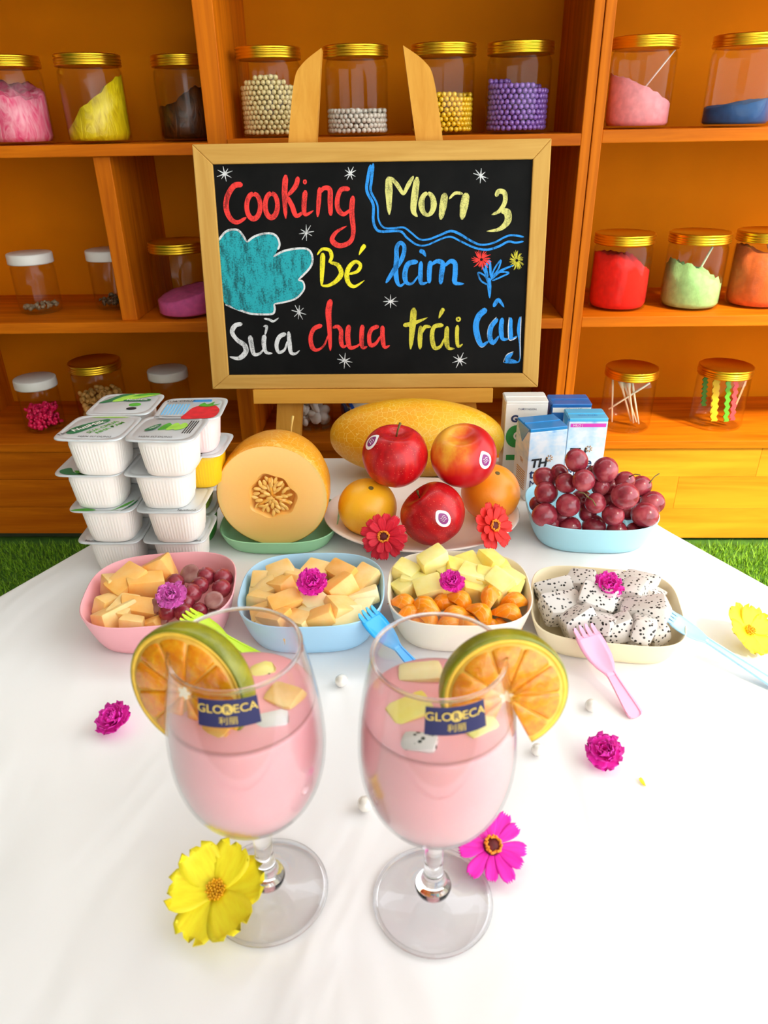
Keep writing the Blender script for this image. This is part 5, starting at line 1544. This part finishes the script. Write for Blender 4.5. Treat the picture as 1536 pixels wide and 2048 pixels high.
lidm = MB().loft([sup(.0308, .0300, 6, 48, 0), sup(.0322, .0312, 6, 48, .0004), sup(.0322, .0312, 6, 48, LIDT - .0005), sup(.0314, .0305, 6, 48, LIDT), sup(.0285, .0275, 4.5, 48, LIDT), sup(.0278, .0268, 4.5, 48, LIDT - .0005), sup(.0268, .0258, 4.5, 48, LIDT)], True, True).mesh('lid')
LIDM = plain('silver_white_foil_lid', 'd4d8da', .3, .04, 60, metal=.3)
def col_mesh(me, mt_, cache={}):
    key = (me.name, mt_.name)
    if key not in cache:
        c = me.copy(); c.materials.append(mt_); cache[key] = c
    return cache[key]
CUPW = plain('white_yogurt_cup', 'f2ece4', .4, sss=.1, sssr=.006)
LEAF = plain('leaf_green_print', '4ea62c', .5, .35, 90)
LIME = plain('lime_print', 'a4d84c', .5, .2, 90)
DGRN = plain('dark_green_print', '1c6e40', .5)
def lidfn(cx, z, ang=0, eps=.0004):
    c, s = math.cos(R(ang)), math.sin(R(ang))
    return lambda u, v: Vector((cx[0] + u*c - v*s, cx[1] + u*s + v*c, z + eps))
def blob(parent, pts, mt_, z, nm, off=(0, 0), eps=.0003):
    q = spline([(x + off[0], y + off[1], 0) for x, y in pts], 4, True)
    m = MB().add([(p.x, p.y, z + eps) for p in q], [tuple(range(len(q)))], False)
    o = m.build(nm, mt_, parent)
    if o.data.polygons[0].normal.z < 0: o.data.flip_normals()
    return o
ZL = CUPH + LIDT
def pack(label, corner, rot, n=2, cupmat=CUPW):
    """corner: front-left corner of the lids; n cups joined side by side"""
    t = thing('yogurt_pack' if n > 1 else 'yogurt_cup', label, 'yogurt', corner, (0, 0, R(rot)), 'stacked yogurt cups')
    lids = []
    for i in range(n):
        c = link(bpy.data.objects.new('cup', col_mesh(cupm, cupmat)), t); c.location = (.0322 + i*.0648, .0312, 0)
        l = link(bpy.data.objects.new('lid', col_mesh(lidm, LIDM)), t); l.location = (.0322 + i*.0648, .0312, CUPH)
        lids.append(l)
    return t, lids
stack = []
for k, ((px, py), rot, lb) in enumerate((((148, 1087), 0, 'lowest twin yogurt pack of the front stack, standing on the cloth'), ((130, 1024), -1, 'second lowest twin yogurt pack of the front stack'), ((100, 952), -1, 'second highest twin yogurt pack of the front stack'), ((97, 880), -2.5, 'topmost twin yogurt pack with aloe print in the front stack'))):
    zt = TZ + .0005 + (k + 1)*(ZL + .0002)
    P = lev(px, py, zt)
    stack.append(pack(lb, (P.x, P.y, zt - ZL), rot))
top_l = stack[3][1]
# prints on the topmost lids (lid-local coordinates, z at the foil)
zz0 = LIDT
a, b = top_l
blob(a, [(-.017, .000), (-.006, .014), (.006, .023), (.010, .018), (.002, .004), (-.008, -.012), (-.017, -.013)], DGRN, zz0, 'brand_patch', (-.006, -.003))
lettering('NutiMilk', .0088, CWHITE, a, lidfn((-.010, .001), zz0, 52, .0007), bold=.0002)
lettering('SỮA CHUA', .0068, LEAF, a, lidfn((.004, .000), zz0, 62), bold=.0001)
lettering('NHA ĐAM', .0068, LEAF, a, lidfn((.0115, -.001), zz0, 62), bold=.0001)
lettering('Nutifood', .0066, INK, a, lidfn((-.0225, -.010), zz0, 62))
lettering('HẠN SỬ DỤNG', .0044, INK, a, lidfn((.006, -.0228), zz0, 0))
blob(a, [(-.02, 0), (0, .002), (.018, .001), (.0, -.001)], LIME, zz0, 'leaf_print', (.002, .0245))
for k in range(3): blob(b, [(-.004, -.008), (.003, -.006), (.006, .002), (.002, .009), (-.002, .004)], LIME if k else LEAF, zz0, 'aloe_print', (-.004 + k*.0075, .003), .0003 + k*.0002)
blob(b, [(-.006, -.008), (.0, -.004), (.003, .006), (.001, .009), (-.005, .002), (-.008, -.006)], DGRN, zz0, 'brand_patch', (-.011, -.001), .001)
lettering('Nuti', .0052, CWHITE, b, lidfn((-.0125, -.001), zz0, 62, .0014))
for k in range(4): MB().box(.0165 + k*.0022, .0172 + k*.0022, -.012, .018, zz0, zz0 + .0004, mat=None).build('stripe_print', INK, b)
lettering('HẠN SỬ DỤNG', .0044, INK, b, lidfn((-.004, -.0215), zz0, 0))
# leaf prints that show on the lower lids
for (s_, l_, pts, mt_) in ((2, 0, [(-.028, -.020), (-.02, -.028), (.0, -.0285), (.004, -.027), (-.012, -.024), (-.02, -.014)], DGRN), (2, 0, [(-.014, -.02), (-.006, -.028), (.002, -.0285), (-.002, -.022)], LEAF), (1, 0, [(-.028, -.0285), (-.016, -.024), (-.004, -.0270), (-.012, -.0295)], LEAF), (1, 0, [(.010, -.0290), (.022, -.018), (.026, -.006), (.021, -.012), (.014, -.024)], LEAF), (1, 0, [(.020, -.0290), (.028, -.016), (.029, -.006), (.025, -.018)], DGRN)):
    blob(stack[s_][1][l_], pts, mt_, zz0, 'leaf_print')
for s_, l_ in ((2, 1), (1, 1), (0, 1), (0, 0)): lettering('Nutifood', .0048, INK, stack[s_][1][l_], lidfn((.018 if l_ else -.014, -.0262), zz0, 0))
# single cups behind
P4 = lev(162, 833, TZ + .0005 + 4*(ZL + .0002))
for k in range(4):
    t_, l_ = pack(['lowest yogurt cup of the hidden rear left column', 'second lowest yogurt cup of the rear left column', 'second highest yogurt cup of the rear left column', 'aloe yogurt cup with green leaf lid at the rear left'][k], (P4.x + .002 - .001*k, P4.y + .004, TZ + .0005 + k*(ZL + .0002)), 0, 1)
al = l_[0]
blob(al, [(-.028, .002), (-.020, .016), (-.012, .028), (.0, .0285), (-.008, .018), (-.016, .006)], DGRN, zz0, 'leaf_print')
blob(al, [(-.016, .006), (-.004, .008), (.010, .016), (.026, .028), (.004, .0285), (-.010, .020)], LIME, zz0, 'leaf_print', eps=.0004)
blob(al, [(.0, .020), (.014, .024), (.027, .0285), (.010, .029)], LEAF, zz0, 'leaf_print', eps=.0006)
blob(al, [(-.004, .010), (.006, .012), (.020, .012), (.021, .007), (.008, .006), (-.004, .007)], DGRN, zz0, 'brand_patch', eps=.0008)
lettering('NutiMilk', .0060, CWHITE, al, lidfn((.0085, .0092), zz0, 0, .0011), bold=.0001)
blob(al, [(.006*math.cos(i), .005*math.sin(i)) for i in (0, .8, 1.6, 2.4, 3.1, 3.9, 4.7, 5.5)], LEAF, zz0, 'round_print', (.010, -.003))
blob(al, [(.005*math.cos(i), .004*math.sin(i)) for i in (0, .8, 1.6, 2.4, 3.1, 3.9, 4.7, 5.5)], INK, zz0, 'round_print', (.010, -.014))
rr_ = [((428, 1034), 'lowest green yogurt cup of the rear right column', '3a9c38'), ((421, 968), 'olive green yogurt cup of the rear right column', '7c9c24'), ((443, 912), 'yellow yogurt cup of the rear right column', 'f6c414'), ((437, 842), 'strawberry yogurt cup on top of the rear right column', 'f8dcd8')]
for k, (c_, lb, col) in enumerate(rr_):
    zt = TZ + .0005 + (k + 1)*(ZL + .0002)
    P = lev(*c_, zt)
    if P.y < .634: P.y = .634
    t_, l_ = pack(lb, (P.x - .0648, P.y, zt - ZL), [0, 2, -2, 3][k], 1, plain('yogurt_cup_' + lb.split()[1 if k == 0 else 0], col, .4, sss=.1, sssr=.005))
stw = l_[0]
blob(stw, [(-.004, -.028), (.012, -.0290), (.026, -.026), (.0285, -.008), (.022, .006), (.012, .008), (.002, .002), (-.002, -.012)], plain('strawberry_print', 'd8202c', .5, .25, 140), zz0, 'strawberry_print')
blob(stw, [(.006, .006), (.010, .014), (.014, .009), (.020, .016), (.020, .008), (.027, .010), (.018, .003), (.010, .003)], LEAF, zz0, 'leaf_print', eps=.0006)
LBLU = plain('light_blue_print', '74bce8', .5)
for k in range(8): MB().box(-.026 + k*.003, -.0245 + k*.003, -.016, .012, zz0, zz0 + .0003).build('stripe_print', LBLU, stw)
MB().box(-.002, .016, .018, .0235, zz0, zz0 + .0004).build('brand_patch', plain('blue_brand_patch', '2a84c4', .5), stw)
lettering('SỮA CHUA', .0058, INK, stw, lidfn((-.014, .0205), zz0, 0))
